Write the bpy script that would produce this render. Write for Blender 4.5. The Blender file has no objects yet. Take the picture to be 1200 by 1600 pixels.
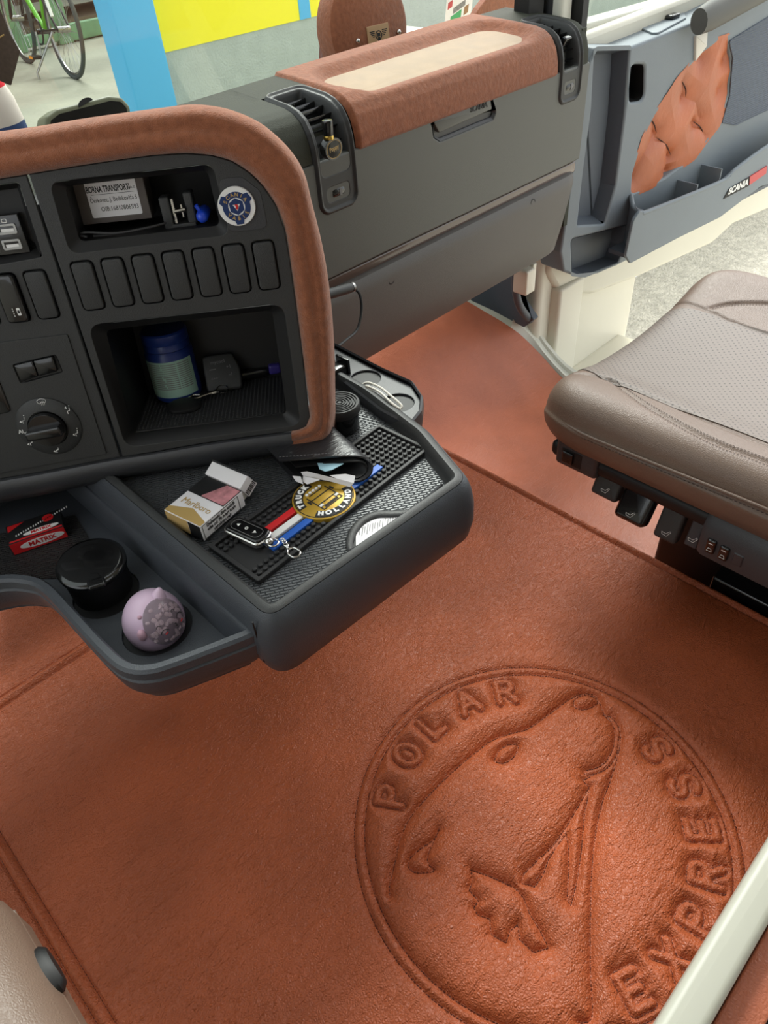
import bpy, bmesh, math, random
import numpy as np
from mathutils import Vector, Matrix
random.seed(4); rng = np.random.default_rng(4)
scene = bpy.context.scene
COL = scene.collection
PI = math.pi
# ------------------------------------------------------------------ camera
CAMZ = 0.95; FPX = 1140.0
YAW, PIT, ROL = [math.radians(a) for a in (41.39, 42.5, -5.24)]
_f = np.array([math.sin(YAW)*math.cos(PIT), math.cos(YAW)*math.cos(PIT), -math.sin(PIT)])
_r0 = np.array([math.cos(YAW), -math.sin(YAW), 0.0]); _u0 = np.cross(_r0, _f)
_r = math.cos(ROL)*_r0 + math.sin(ROL)*_u0; _u = -math.sin(ROL)*_r0 + math.cos(ROL)*_u0
EYE = np.array([0, 0, CAMZ])
cd = bpy.data.cameras.new('camera'); cam = bpy.data.objects.new('camera', cd); COL.objects.link(cam)
cd.sensor_fit = 'VERTICAL'; cd.sensor_height = 32.0; cd.lens = 32.0*FPX/1600
cd.clip_start = 0.02; cd.clip_end = 200
cam.matrix_world = Matrix(((_r[0], _u[0], -_f[0], 0), (_r[1], _u[1], -_f[1], 0), (_r[2], _u[2], -_f[2], CAMZ), (0, 0, 0, 1)))
scene.camera = cam
# ------------------------------------------------------------------ light
w = bpy.data.worlds.new('sky'); scene.world = w; w.use_nodes = True
bg = w.node_tree.nodes['Background']; bg.inputs['Color'].default_value = (0.93, 0.97, 1.0, 1); bg.inputs['Strength'].default_value = 1.45
def sun(name, direction, strength, angle, col):
    l = bpy.data.lights.new(name, 'SUN'); l.energy = strength; l.angle = math.radians(angle); l.color = col
    o = bpy.data.objects.new(name, l); COL.objects.link(o)
    o.rotation_euler = Vector(direction).to_track_quat('-Z', 'Y').to_euler(); return o
sun('daylight_front_right', (-0.55, -0.58, -0.86), 4.2, 28, (1, 0.98, 0.94))
sun('daylight_from_door_side', (-0.8, -0.10, -0.50), 1.0, 35, (1, 0.97, 0.92))
def area(name, loc, sx, sy, power, col=(1, 0.95, 0.88)):
    l = bpy.data.lights.new(name, 'AREA'); l.shape = 'RECTANGLE'; l.size = sx; l.size_y = sy; l.energy = power; l.color = col
    o = bpy.data.objects.new(name, l); COL.objects.link(o); o.location = loc; return o
vs = scene.view_settings
vs.view_transform = 'Standard'; vs.look = 'None'; vs.exposure = 0.2; vs.gamma = 1.0; vs.use_curve_mapping = False
# ------------------------------------------------------------------ helpers
def ray(px, py): return ((px-600)/FPX)*_r - ((py-800)/FPX)*_u + _f
def hit(px, py, point, normal):
    d = ray(px, py); t = np.dot(np.asarray(point)-EYE, normal)/np.dot(d, normal); return EYE + d*t
def atz(px, py, z): return hit(px, py, (0, 0, z), np.array([0, 0, 1.0]))
def norm(v): v = np.asarray(v, float); return v/np.linalg.norm(v)
class Frame:
    def __init__(s, o, ex, ey):
        s.o = np.asarray(o, float); s.ex = norm(ex); ey = np.asarray(ey, float); s.ey = norm(ey - np.dot(ey, s.ex)*s.ex); s.n = np.cross(s.ex, s.ey)
    def P(s, a, b, h=0.0): return s.o + a*s.ex + b*s.ey + h*s.n
    def px(s, x, y, h=0.0):
        p = hit(x, y, s.o + s.n*h, s.n) - s.o; return (float(p@s.ex), float(p@s.ey))
    def pxs(s, pts, h=0.0): return [s.px(x, y, h) for x, y in pts]
    def at(s, x, y, h=0.0): return hit(x, y, s.o + s.n*h, s.n)
    def sub(s, a, b, h=0.0, rot=0.0):
        c, q = math.cos(rot), math.sin(rot); return Frame(s.P(a, b, h), c*s.ex+q*s.ey, -q*s.ex+c*s.ey)
def hframe(x, y, z, rot=0.0):
    return Frame((x, y, z), (math.cos(rot), math.sin(rot), 0), (-math.sin(rot), math.cos(rot), 0))
def srgb(r, g, b):
    f = lambda c: (c/255/12.92) if c/255 <= 0.04045 else ((c/255+0.055)/1.055)**2.4
    return (f(r), f(g), f(b), 1)
# ---- materials
def mat(name, col, rough=0.5, metal=0.0, noise=None, bump=None, sheen=0.0, alpha=1.0, trans=0.0, coat=0.0, spec=0.5, extra=None):
    m = bpy.data.materials.new(name); m.use_nodes = True; nt = m.node_tree; N = nt.nodes; L = nt.links
    b = N['Principled BSDF']
    b.inputs['Base Color'].default_value = col; b.inputs['Roughness'].default_value = rough; b.inputs['Metallic'].default_value = metal
    b.inputs['Sheen Weight'].default_value = sheen; b.inputs['Alpha'].default_value = alpha; b.inputs['Transmission Weight'].default_value = trans
    b.inputs['Coat Weight'].default_value = coat; b.inputs['Specular IOR Level'].default_value = spec
    tc = N.new('ShaderNodeTexCoord')
    if noise:      # (scale, low factor, high factor)
        nz = N.new('ShaderNodeTexNoise'); nz.inputs['Scale'].default_value = noise[0]; nz.inputs['Detail'].default_value = 6
        L.new(tc.outputs['Object'], nz.inputs['Vector'])
        cr = N.new('ShaderNodeValToRGB'); cr.color_ramp.elements[0].position = 0.3; cr.color_ramp.elements[1].position = 0.7
        cr.color_ramp.elements[0].color = tuple(c*noise[1] for c in col[:3])+(1,); cr.color_ramp.elements[1].color = tuple(min(1, c*noise[2]) for c in col[:3])+(1,)
        L.new(nz.outputs['Fac'], cr.inputs['Fac']); L.new(cr.outputs['Color'], b.inputs['Base Color'])
    if bump:       # list of (kind, scale, distance)
        prev = None
        for kind, sc, dist in bump:
            mp = N.new('ShaderNodeMapping'); L.new(tc.outputs['Object'], mp.inputs['Vector'])
            if kind == 'noise':
                t = N.new('ShaderNodeTexNoise'); t.inputs['Scale'].default_value = sc; t.inputs['Detail'].default_value = 4; out = t.outputs['Fac']
            elif kind == 'wrinkle':
                mp.inputs['Scale'].default_value = (1.0, 2.6, 1.0); mp.inputs['Rotation'].default_value = (0, 0, 0.7)
                t = N.new('ShaderNodeTexNoise'); t.inputs['Scale'].default_value = sc; t.inputs['Detail'].default_value = 8; t.inputs['Distortion'].default_value = 1.2; out = t.outputs['Fac']
            elif kind == 'grain':
                t = N.new('ShaderNodeTexVoronoi'); t.feature = 'DISTANCE_TO_EDGE'; t.inputs['Scale'].default_value = sc; out = t.outputs['Distance']
            elif kind == 'lines':
                t = N.new('ShaderNodeTexWave'); t.inputs['Scale'].default_value = sc; t.bands_direction = 'Z'; out = t.outputs['Fac']
            elif kind == 'weave':
                t = N.new('ShaderNodeTexBrick'); t.inputs['Scale'].default_value = sc; t.inputs['Mortar Size'].default_value = 0.08; t.inputs['Mortar Smooth'].default_value = 1.0
                t.inputs['Brick Width'].default_value = 0.7; t.inputs['Row Height'].default_value = 0.28
                t.inputs['Color1'].default_value = (1, 1, 1, 1); t.inputs['Color2'].default_value = (1, 1, 1, 1); t.inputs['Mortar'].default_value = (0, 0, 0, 1); out = t.outputs['Color']
                mp.inputs['Rotation'].default_value = (0, 0, 0.55)
            L.new(mp.outputs['Vector'], t.inputs['Vector'])
            bp = N.new('ShaderNodeBump'); bp.inputs['Distance'].default_value = dist; bp.inputs['Strength'].default_value = 1.0
            L.new(out, bp.inputs['Height'])
            if prev: L.new(prev.outputs['Normal'], bp.inputs['Normal'])
            prev = bp
        L.new(prev.outputs['Normal'], b.inputs['Normal'])
    if extra: extra(m, nt, b, tc)
    return m
def perforate(m, nt, b, tc):
    N, L = nt.nodes, nt.links
    sep = N.new('ShaderNodeSeparateXYZ'); L.new(tc.outputs['Object'], sep.inputs[0])
    outs = []
    for ax in ('X', 'Y'):
        k = N.new('ShaderNodeMath'); k.operation = 'MULTIPLY'; k.inputs[1].default_value = 2*PI/0.0105; L.new(sep.outputs[ax], k.inputs[0])
        c = N.new('ShaderNodeMath'); c.operation = 'COSINE'; L.new(k.outputs[0], c.inputs[0]); outs.append(c)
    mu = N.new('ShaderNodeMath'); mu.operation = 'MULTIPLY'; L.new(outs[0].outputs[0], mu.inputs[0]); L.new(outs[1].outputs[0], mu.inputs[1])
    cr = N.new('ShaderNodeValToRGB'); cr.color_ramp.elements[0].position = 0.60; cr.color_ramp.elements[1].position = 0.85
    c0 = b.inputs['Base Color'].default_value[:]
    cr.color_ramp.elements[0].color = c0; cr.color_ramp.elements[1].color = (c0[0]*.25, c0[1]*.25, c0[2]*.25, 1)
    L.new(mu.outputs[0], cr.inputs['Fac']); L.new(cr.outputs['Color'], b.inputs['Base Color'])
    bp = N.new('ShaderNodeBump'); bp.inputs['Distance'].default_value = 0.0015; bp.invert = True
    L.new(cr.outputs['Color'], bp.inputs['Height']); bp.invert = False; L.new(bp.outputs['Normal'], b.inputs['Normal'])
M = {}
M['leather'] = mat('tan_leather', srgb(178, 90, 52), 0.38, noise=(7, 0.82, 1.12), bump=[('wrinkle', 45, 0.0032), ('grain', 300, 0.0015)], spec=0.45)
M['leather2'] = mat('tan_leather_footwell', srgb(182, 104, 74), 0.40, noise=(9, 0.85, 1.12), bump=[('wrinkle', 25, 0.0012), ('grain', 380, 0.0006)], spec=0.45)
M['thread'] = mat('brown_thread', srgb(84, 34, 18), 0.7)
M['thread_light'] = mat('light_brown_thread', srgb(176, 110, 80), 0.7)
M['thread_taupe'] = mat('dark_taupe_thread', srgb(60, 44, 36), 0.7)
M['suede'] = mat('brown_suede', srgb(152, 94, 66), 0.95, noise=(120, 0.84, 1.16), bump=[('noise', 900, 0.0012), ('noise', 140, 0.0016)], sheen=0.35, spec=0.15)
M['suede_lit'] = mat('lit_brown_suede', srgb(170, 140, 100), 0.95, noise=(25, 0.86, 1.12), bump=[('noise', 800, 0.0007)], sheen=0.8, spec=0.15)  # the brown suede again, paled to paint daylight on the tray floor
M['black'] = mat('black_plastic', srgb(50, 51, 51), 0.5, bump=[('grain', 700, 0.00025)])
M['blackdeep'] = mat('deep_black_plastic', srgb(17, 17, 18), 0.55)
M['glossblack'] = mat('gloss_black_plastic', srgb(20, 20, 21), 0.18, coat=0.4)
M['rubber'] = mat('black_rubber', srgb(38, 38, 39), 0.6)
M['grey'] = mat('slate_grey_plastic', srgb(66, 70, 76), 0.45, bump=[('grain', 500, 0.0003)])
M['lip'] = mat('charcoal_plastic', srgb(58, 59, 62), 0.42, bump=[('grain', 600, 0.0002)])
M['glove'] = mat('olive_charcoal_plastic', srgb(84, 86, 82), 0.42, bump=[('noise', 900, 0.0002)])
M['lower'] = mat('warm_grey_plastic', srgb(90, 87, 84), 0.5, bump=[('grain', 600, 0.0003)])
M['dashtop'] = mat('black_leatherette', srgb(62, 64, 56), 0.75, spec=0.2, bump=[('grain', 300, 0.0005)])
M['accent'] = mat('gloss_brown_accent', srgb(96, 78, 70), 0.22, coat=0.5)
M['weave'] = mat('woven_pattern_rubber', srgb(84, 87, 90), 0.36, bump=[('weave', 75, 0.003)])
M['weaveblack'] = mat('black_woven_pattern_rubber', srgb(44, 42, 42), 0.45, bump=[('weave', 75, 0.0022)])
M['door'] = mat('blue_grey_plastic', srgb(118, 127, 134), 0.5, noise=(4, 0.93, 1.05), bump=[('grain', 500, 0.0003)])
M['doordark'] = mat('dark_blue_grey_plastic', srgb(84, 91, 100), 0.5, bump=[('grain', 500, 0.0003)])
M['grille'] = mat('ribbed_blue_grey_fabric', srgb(100, 108, 120), 0.8, bump=[('lines', 60, 0.002)])
M['cream'] = mat('cream_paint', srgb(226, 222, 206), 0.3, noise=(3, 0.96, 1.02))
M['creamdull'] = mat('cream_plastic', srgb(212, 212, 200), 0.4)
M['orange'] = mat('cognac_leather', srgb(180, 98, 58), 0.38, noise=(14, 0.86, 1.1), bump=[('wrinkle', 40, 0.001), ('grain', 400, 0.0004)])
M['crease'] = mat('crease_shade', srgb(50, 22, 12), 0.8)
M['taupe'] = mat('taupe_leather', srgb(112, 93, 80), 0.45, noise=(10, 0.95, 1.04), bump=[('grain', 420, 0.0005)])
M['perf'] = mat('perforated_taupe_leather', srgb(116, 105, 97), 0.5, extra=perforate)
M['chrome'] = mat('chrome', srgb(210, 208, 204), 0.18, metal=1.0)
M['steel'] = mat('dull_steel', srgb(160, 160, 158), 0.35, metal=1.0)
M['brass'] = mat('brass', srgb(200, 170, 90), 0.3, metal=1.0)
M['white'] = mat('white_print', srgb(235, 235, 232), 0.5)
M['paper'] = mat('white_paper', srgb(232, 230, 232), 0.75)
M['offwhite'] = mat('off_white_plastic', srgb(214, 210, 200), 0.5)
M['gold'] = mat('gold_rubber', srgb(190, 152, 52), 0.4, metal=0.3)
M['red'] = mat('red_print', srgb(205, 32, 36), 0.5)
M['blue'] = mat('blue_print', srgb(36, 96, 190), 0.5)
M['navy'] = mat('navy_enamel', srgb(24, 50, 100), 0.3)
M['goldprint'] = mat('gold_print', srgb(186, 156, 96), 0.45)
M['blacktext'] = mat('black_print', srgb(16, 16, 18), 0.6)
M['greytext'] = mat('grey_print', srgb(120, 120, 120), 0.6)
M['pink'] = mat('pale_lilac_plastic', srgb(226, 198, 222), 0.32)
M['pinkdark'] = mat('dusty_pink_plastic', srgb(214, 172, 190), 0.4)
M['smoked'] = mat('smoky_clear_plastic', srgb(190, 170, 185), 0.12, alpha=0.35)
M['cotton'] = mat('cotton_tips', srgb(206, 184, 190), 0.8)
M['lightblue'] = mat('pale_blue_paper', srgb(160, 200, 214), 0.6)
M['wallet'] = mat('black_wallet_leather', srgb(44, 44, 46), 0.28, bump=[('wrinkle', 60, 0.0006)])
M['tubblue'] = mat('blue_tub_plastic', srgb(30, 52, 120), 0.35)
M['mint'] = mat('mint_label', srgb(150, 184, 170), 0.5)
M['bluegloss'] = mat('bright_blue_plastic', srgb(30, 70, 200), 0.25)
M['darkred'] = mat('red_reflector', srgb(188, 50, 56), 0.3)
M['gravel'] = mat('pale_gravel', srgb(214, 208, 190), 0.9, noise=(26, 0.74, 1.12), bump=[('noise', 60, 0.02)])
M['concrete'] = mat('stained_concrete', srgb(146, 146, 130), 0.8, noise=(1.6, 0.75, 1.15), bump=[('noise', 30, 0.004)])
M['walldark'] = mat('dim_brick_backdrop', srgb(84, 72, 60), 0.9, noise=(2.5, 0.7, 1.1))
M['yellow'] = mat('bright_yellow_paint', srgb(252, 238, 20), 0.5)
M['wallgrey'] = mat('grey_render', srgb(178, 186, 176), 0.85, noise=(14, 0.93, 1.05), bump=[('noise', 100, 0.004)])
M['postblue'] = mat('sky_blue_paint', srgb(84, 180, 226), 0.5)
M['rackgreen'] = mat('faded_green_paint', srgb(120, 160, 124), 0.6, noise=(8, 0.8, 1.1))
M['tyre'] = mat('tyre_rubber', srgb(66, 70, 68), 0.7)
M['bikeblack'] = mat('bike_black_paint', srgb(34, 36, 36), 0.35)
M['bikegreen'] = mat('bike_green_paint', srgb(96, 170, 40), 0.4)
M['amber'] = mat('amber_reflector', srgb(236, 150, 40), 0.4)
M['grass'] = mat('meadow_grass', srgb(96, 128, 60), 0.9, noise=(3, 0.6, 1.4))
M['glass'] = None
def glass_mat():
    m = bpy.data.materials.new('clear_glass'); m.use_nodes = True; nt = m.node_tree; N = nt.nodes; N.clear()
    o = N.new('ShaderNodeOutputMaterial'); mx = N.new('ShaderNodeMixShader'); t = N.new('ShaderNodeBsdfTransparent'); g = N.new('ShaderNodeBsdfGlossy')
    t.inputs['Color'].default_value = (0.94, 0.97, 0.95, 1); g.inputs['Roughness'].default_value = 0.02; mx.inputs['Fac'].default_value = 0.05
    nt.links.new(t.outputs[0], mx.inputs[1]); nt.links.new(g.outputs[0], mx.inputs[2]); nt.links.new(mx.outputs[0], o.inputs[0]); return m
M['glass'] = glass_mat()
M['felt'] = mat('brown_felt', srgb(84, 72, 62), 0.95, noise=(200, 0.85, 1.15))
M['fleece'] = mat('white_fleece', srgb(226, 222, 218), 0.95, bump=[('noise', 120, 0.01)])
M['carpet'] = mat('charcoal_carpet', srgb(78, 82, 84), 0.95, bump=[('noise', 500, 0.003)])
M['roof'] = mat('pale_headliner', srgb(190, 186, 178), 0.9)
M['photo'] = mat('pink_health_photo', srgb(206, 140, 146), 0.5, noise=(90, 0.5, 1.2))
M['cardgold'] = mat('pale_gold_card', srgb(214, 180, 120), 0.4, metal=0.2)
# ---- mesh building
WM = {}
def wm(o): return WM.get(o.name, Matrix.Identity(4))
def tag(o, label=None, cat=None, group=None, kind=None):
    if label: o['label'] = label
    if cat: o['category'] = cat
    if group: o['group'] = group
    if kind: o['kind'] = kind
    return o
def thing(name, label, cat, loc=(0, 0, 0), group=None, kind=None, frame=None):
    o = bpy.data.objects.new(name, None); COL.objects.link(o); o.empty_display_size = 0.02
    m = Matrix.Translation(Vector([float(c) for c in loc]))
    if frame is not None:
        m = Matrix(((frame.ex[0], frame.ey[0], frame.n[0], frame.o[0]), (frame.ex[1], frame.ey[1], frame.n[1], frame.o[1]), (frame.ex[2], frame.ey[2], frame.n[2], frame.o[2]), (0, 0, 0, 1)))
    o.matrix_world = m; WM[o.name] = m
    return tag(o, label, cat, group, kind)
def sweep(path, ring_fn):
    return [ring_fn(i) for i in range(len(path))]
class MB:
    def __init__(s): s.v = []; s.f = []
    def add(s, vs_, fs_):
        k = len(s.v); s.v.extend([tuple(float(c) for c in p) for p in vs_]); s.f.extend([tuple(k+i for i in f) for f in fs_]); return s
    def loft(s, rings, closed=True, cap0=True, cap1=True):
        n = len(rings[0]); vs_ = [p for r in rings for p in r]; fs_ = []
        for i in range(len(rings)-1):
            for j in range(n if closed else n-1):
                a = i*n+j; b = i*n+(j+1) % n; fs_.append((a, b, b+n, a+n))
        if closed and cap0: fs_.append(tuple(reversed(range(n))))
        if closed and cap1: fs_.append(tuple(range((len(rings)-1)*n, len(rings)*n)))
        return s.add(vs_, fs_)
    def tube(s, pts, r, n=8, closed=False, squash=1.0, up=None):
        pts = [np.asarray(p, float) for p in pts]; N_ = len(pts); rings = []; prev = None
        for i, p in enumerate(pts):
            if closed: t = pts[(i+1) % N_]-pts[i-1]
            else: t = pts[min(i+1, N_-1)]-pts[max(i-1, 0)]
            t = norm(t)
            if up is not None: a = norm(np.cross(t, np.asarray(up, float)))
            else:
                ref = prev if prev is not None else (np.array([0, 0, 1.0]) if abs(t[2]) < 0.9 else np.array([1.0, 0, 0]))
                a = norm(ref - np.dot(ref, t)*t); prev = a
            b = np.cross(a, t); rr = r[i] if hasattr(r, '__len__') else r
            rings.append([p + rr*(math.cos(q)*a + squash*math.sin(q)*b) for q in [2*PI*k/n for k in range(n)]])
        if closed: rings.append(rings[0]); return s.loft(rings, True, False, False)
        return s.loft(rings)
    def box(s, fr, a0, a1, b0, b1, h0, h1, r=0.0):
        if r <= 0:
            c = [fr.P(a, b, h) for h in (h0, h1) for a, b in ((a0, b0), (a1, b0), (a1, b1), (a0, b1))]
            return s.add(c, [(3, 2, 1, 0), (4, 5, 6, 7), (0, 1, 5, 4), (1, 2, 6, 5), (2, 3, 7, 6), (3, 0, 4, 7)])
        r = min(r, (a1-a0)/2.01, (b1-b0)/2.01, (h1-h0)/2.01); rings = []; n = 4
        def loop(ins, h):
            rr = max(r-ins, 1e-5); A0, A1, B0, B1 = a0+ins, a1-ins, b0+ins, b1-ins; o = []
            for cx, cy, st in ((A1-rr, B1-rr, 0), (A0+rr, B1-rr, PI/2), (A0+rr, B0+rr, PI), (A1-rr, B0+rr, 1.5*PI)):
                for k in range(n+1): q = st+PI/2*k/n; o.append(fr.P(cx+rr*math.cos(q), cy+rr*math.sin(q), h))
            return o
        for k in range(n+1): q = PI/2*k/n; rings.append(loop(r*(1-math.sin(q)), h0+r*(1-math.cos(q))))
        for k in range(n+1): q = PI/2*(1-k/n); rings.append(loop(r*(1-math.sin(q)), h1-r*(1-math.cos(q))))
        return s.loft(rings)
    def prism(s, fr, loop, h0, h1, bev=0.0, nb=3):
        if bev <= 0: return s.loft([[fr.P(a, b, h0) for a, b in loop], [fr.P(a, b, h1) for a, b in loop]])
        rings = [[fr.P(a, b, h0) for a, b in loop]]
        for k in range(nb+1):
            q = PI/2*k/nb; L_ = off(loop, -bev*(1-math.cos(q))); rings.append([fr.P(a, b, h1-bev*(1-math.sin(q))) for a, b in L_])
        return s.loft(rings)
    def lathe(s, fr, prof, n=32, sx=1.0, sy=1.0):      # prof: (radius, height)
        return s.loft([[fr.P(r*sx*math.cos(2*PI*k/n), r*sy*math.sin(2*PI*k/n), h) for k in range(n)] for r, h in prof])
    def text(s, fr, string, size, ext=0.0002, align='CENTER', sx=1.0, bold=0.0, spacing=1.0):
        c = bpy.data.curves.new('t', 'FONT'); c.body = string; c.size = size; c.extrude = ext; c.align_x = align; c.align_y = 'CENTER'; c.offset = bold; c.space_character = spacing; c.resolution_u = 3
        o = bpy.data.objects.new('t', c); COL.objects.link(o)
        me = bpy.data.meshes.new_from_object(o)
        s.add([fr.P(v.co.x*sx, v.co.y, v.co.z+ext) for v in me.vertices], [tuple(p.vertices) for p in me.polygons])
        bpy.data.objects.remove(o); bpy.data.curves.remove(c); bpy.data.meshes.remove(me); return s
    def arctext(s, fr, string, size, R, a0, a1, outward=True, bold=0.0, ext=0.0002):
        for i, ch in enumerate(string):
            a = math.radians(a0 + (a1-a0)*(i/(max(1, len(string)-1))))
            er = np.array([math.cos(a), math.sin(a)]); c = fr.P(R*er[0], R*er[1])
            up = er if outward else -er
            ex = np.array([up[1], -up[0]])
            f2 = Frame(c, ex[0]*fr.ex+ex[1]*fr.ey, up[0]*fr.ex+up[1]*fr.ey); s.text(f2, ch, size, ext=ext, bold=bold)
        return s
    def plate(s, fr, outer, holes=(), h0=-0.003, h1=0.0, bev=0.0):
        c = bpy.data.curves.new('p', 'CURVE'); c.dimensions = '2D'; c.fill_mode = 'BOTH'; e = (h1-h0)/2-bev
        c.extrude = max(e, 1e-5); c.bevel_depth = bev; c.bevel_resolution = 2; c.offset = -bev
        for L_ in [outer]+list(holes):
            sp = c.splines.new('POLY'); sp.points.add(len(L_)-1); sp.use_cyclic_u = True
            for q, (a, b) in zip(sp.points, L_): q.co = (a, b, 0, 1)
        o = bpy.data.objects.new('p', c); COL.objects.link(o)
        me = bpy.data.meshes.new_from_object(o); m_ = (h0+h1)/2
        s.add([fr.P(v.co.x, v.co.y, v.co.z+m_) for v in me.vertices], [tuple(p.vertices) for p in me.polygons])
        bpy.data.objects.remove(o); bpy.data.curves.remove(c); bpy.data.meshes.remove(me); return s
    def recess(s, fr, lo, li, d1, d2, h0=0.0):
        s.loft([[fr.P(a, b, h0) for a, b in lo], [fr.P(a, b, h0-d1) for a, b in li], [fr.P(a, b, h0-d2) for a, b in li]], cap0=False); return s
    def sphere(s, c, r, sx=1, sy=1, sz=1, n=12):
        fr = Frame(c, (1, 0, 0), (0, 1, 0)); return s.lathe(fr, [(max(r*math.sin(PI*k/n), 1e-5)*1.0, -r*sz*math.cos(PI*k/n)) for k in range(n+1)], n*2, sx, sy)
    def grid(s, pts):       # pts[i][j] array of 3-D points
        A = np.asarray(pts); ni, nj = A.shape[:2]; k = len(s.v)
        s.v.extend(map(tuple, A.reshape(-1, 3).tolist()))
        i, j = np.meshgrid(np.arange(ni-1), np.arange(nj-1), indexing='ij'); a = (i*nj+j+k).ravel()
        s.f.extend(zip(a.tolist(), (a+nj).tolist(), (a+nj+1).tolist(), (a+1).tolist())); return s
    def obj(s, name, m, parent=None, angle=40, label=None, origin=None):
        me = bpy.data.meshes.new(name)
        V_ = np.array(s.v)
        if parent is None:
            o = bpy.data.objects.new(name, me); COL.objects.link(o)
            base = np.array([(V_[:, 0].min()+V_[:, 0].max())/2, (V_[:, 1].min()+V_[:, 1].max())/2, V_[:, 2].min()]) if origin is None else np.array(origin)
            mw = Matrix.Translation(Vector(base)); o.matrix_world = mw; WM[o.name] = mw; V_ = V_-base
        else:
            o = bpy.data.objects.new(name, me); COL.objects.link(o); o.parent = parent
            mw = wm(parent); WM[o.name] = mw; inv = np.array(mw.inverted()); V_ = V_@inv[:3, :3].T + inv[:3, 3]
        me.from_pydata(V_.tolist(), [], s.f)
        bm = bmesh.new(); bm.from_mesh(me); bmesh.ops.recalc_face_normals(bm, faces=bm.faces) if len(s.f) < 20000 else None
        bm.to_mesh(me); bm.free()
        me.polygons.foreach_set('use_smooth', [True]*len(me.polygons)); me.set_sharp_from_angle(angle=math.radians(angle))
        me.materials.append(m); me.update()
        if label: o['label'] = label
        return o
def off(loop, d):      # offset a closed 2-D loop outward by d (loop counter-clockwise or not)
    P = np.array(loop, float); n = len(P); A = 0.5*sum(P[i][0]*P[(i+1) % n][1]-P[(i+1) % n][0]*P[i][1] for i in range(n)); sg = 1 if A > 0 else -1
    o = []
    for i in range(n):
        e1 = P[i]-P[i-1]; e2 = P[(i+1) % n]-P[i]; l1 = np.linalg.norm(e1) or 1e-9; l2 = np.linalg.norm(e2) or 1e-9
        n1 = np.array([e1[1], -e1[0]])/l1*sg; n2 = np.array([e2[1], -e2[0]])/l2*sg; m_ = n1+n2; q = np.dot(m_, m_)
        m_ = m_*2/q if q > 0.3 else n1
        o.append(tuple(P[i]+m_*d))
    return o
def rp(pts, r, n=5):     # rounded polygon, n+1 points per corner; r may be a list
    o = []; N_ = len(pts)
    for i in range(N_):
        p = np.array(pts[i], float); a = np.array(pts[i-1], float)-p; b = np.array(pts[(i+1) % N_], float)-p
        la, lb = np.linalg.norm(a), np.linalg.norm(b); a /= la; b /= lb; rr = r[i] if hasattr(r, '__len__') else r
        ang = math.acos(max(-1, min(1, a@b))); t = min(rr/max(math.tan(ang/2), 1e-4), la*0.48, lb*0.48)
        s_, e_ = p+a*t, p+b*t
        for k in range(n+1):
            q = k/n; o.append(tuple((1-q)**2*s_ + 2*q*(1-q)*p + q*q*e_))
    return o
def rr(cx, cy, w_, h_, r, n=5): return rp([(cx-w_/2, cy-h_/2), (cx+w_/2, cy-h_/2), (cx+w_/2, cy+h_/2), (cx-w_/2, cy+h_/2)], r, n)
def circ(cx, cy, r, n=32, ry=None): return [(cx+r*math.cos(2*PI*k/n), cy+(ry or r)*math.sin(2*PI*k/n)) for k in range(n)]
def catmull(P, n=6, closed=False):
    P = [np.asarray(p, float) for p in P]; N_ = len(P); o = []
    for i in range(N_ if closed else N_-1):
        g = lambda k: P[k % N_] if closed else P[min(max(k, 0), N_-1)]
        p0, p1, p2, p3 = g(i-1), g(i), g(i+1), g(i+2)
        for k in range(n):
            t = k/n; o.append(0.5*((2*p1)+(-p0+p2)*t+(2*p0-5*p1+4*p2-p3)*t*t+(-p0+3*p1-3*p2+p3)*t**3))
    if not closed: o.append(P[-1])
    return o
def resample(P, step, closed=False):
    P = np.array([np.asarray(p, float) for p in P]+([np.asarray(P[0], float)] if closed else []))
    d = np.r_[0, np.cumsum(np.linalg.norm(np.diff(P, axis=0), axis=1))]; n = max(2, int(d[-1]/step)); t = np.linspace(0, d[-1], n+1)
    return np.array([np.interp(t, d, P[:, k]) for k in range(P.shape[1])]).T
def dashes(mb, P3, nrm, step=0.0045, ln=0.0028, wd=0.00045, ht=0.0005, closed=False):
    Q = resample(P3, step, closed)
    for i in range(len(Q)-1):
        t = norm(Q[i+1]-Q[i]); s_ = norm(np.cross(nrm, t)); c = Q[i]; L2 = ln/2
        mb.add([c-t*L2-s_*wd, c-t*L2+s_*wd, c+t*L2+s_*wd, c+t*L2-s_*wd, c-t*L2*.6+nrm*ht, c+t*L2*.6+nrm*ht],
               [(0, 1, 4), (1, 2, 5, 4), (2, 3, 5), (3, 0, 4, 5)])
    return mb
def copy_tree(o, parent=None):
    c = o.copy(); COL.objects.link(c)
    if parent: c.parent = parent
    for ch in list(o.children): copy_tree(ch, c)
    return c
#@@STRUCT
HF = hframe(0, 0, 0)
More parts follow.
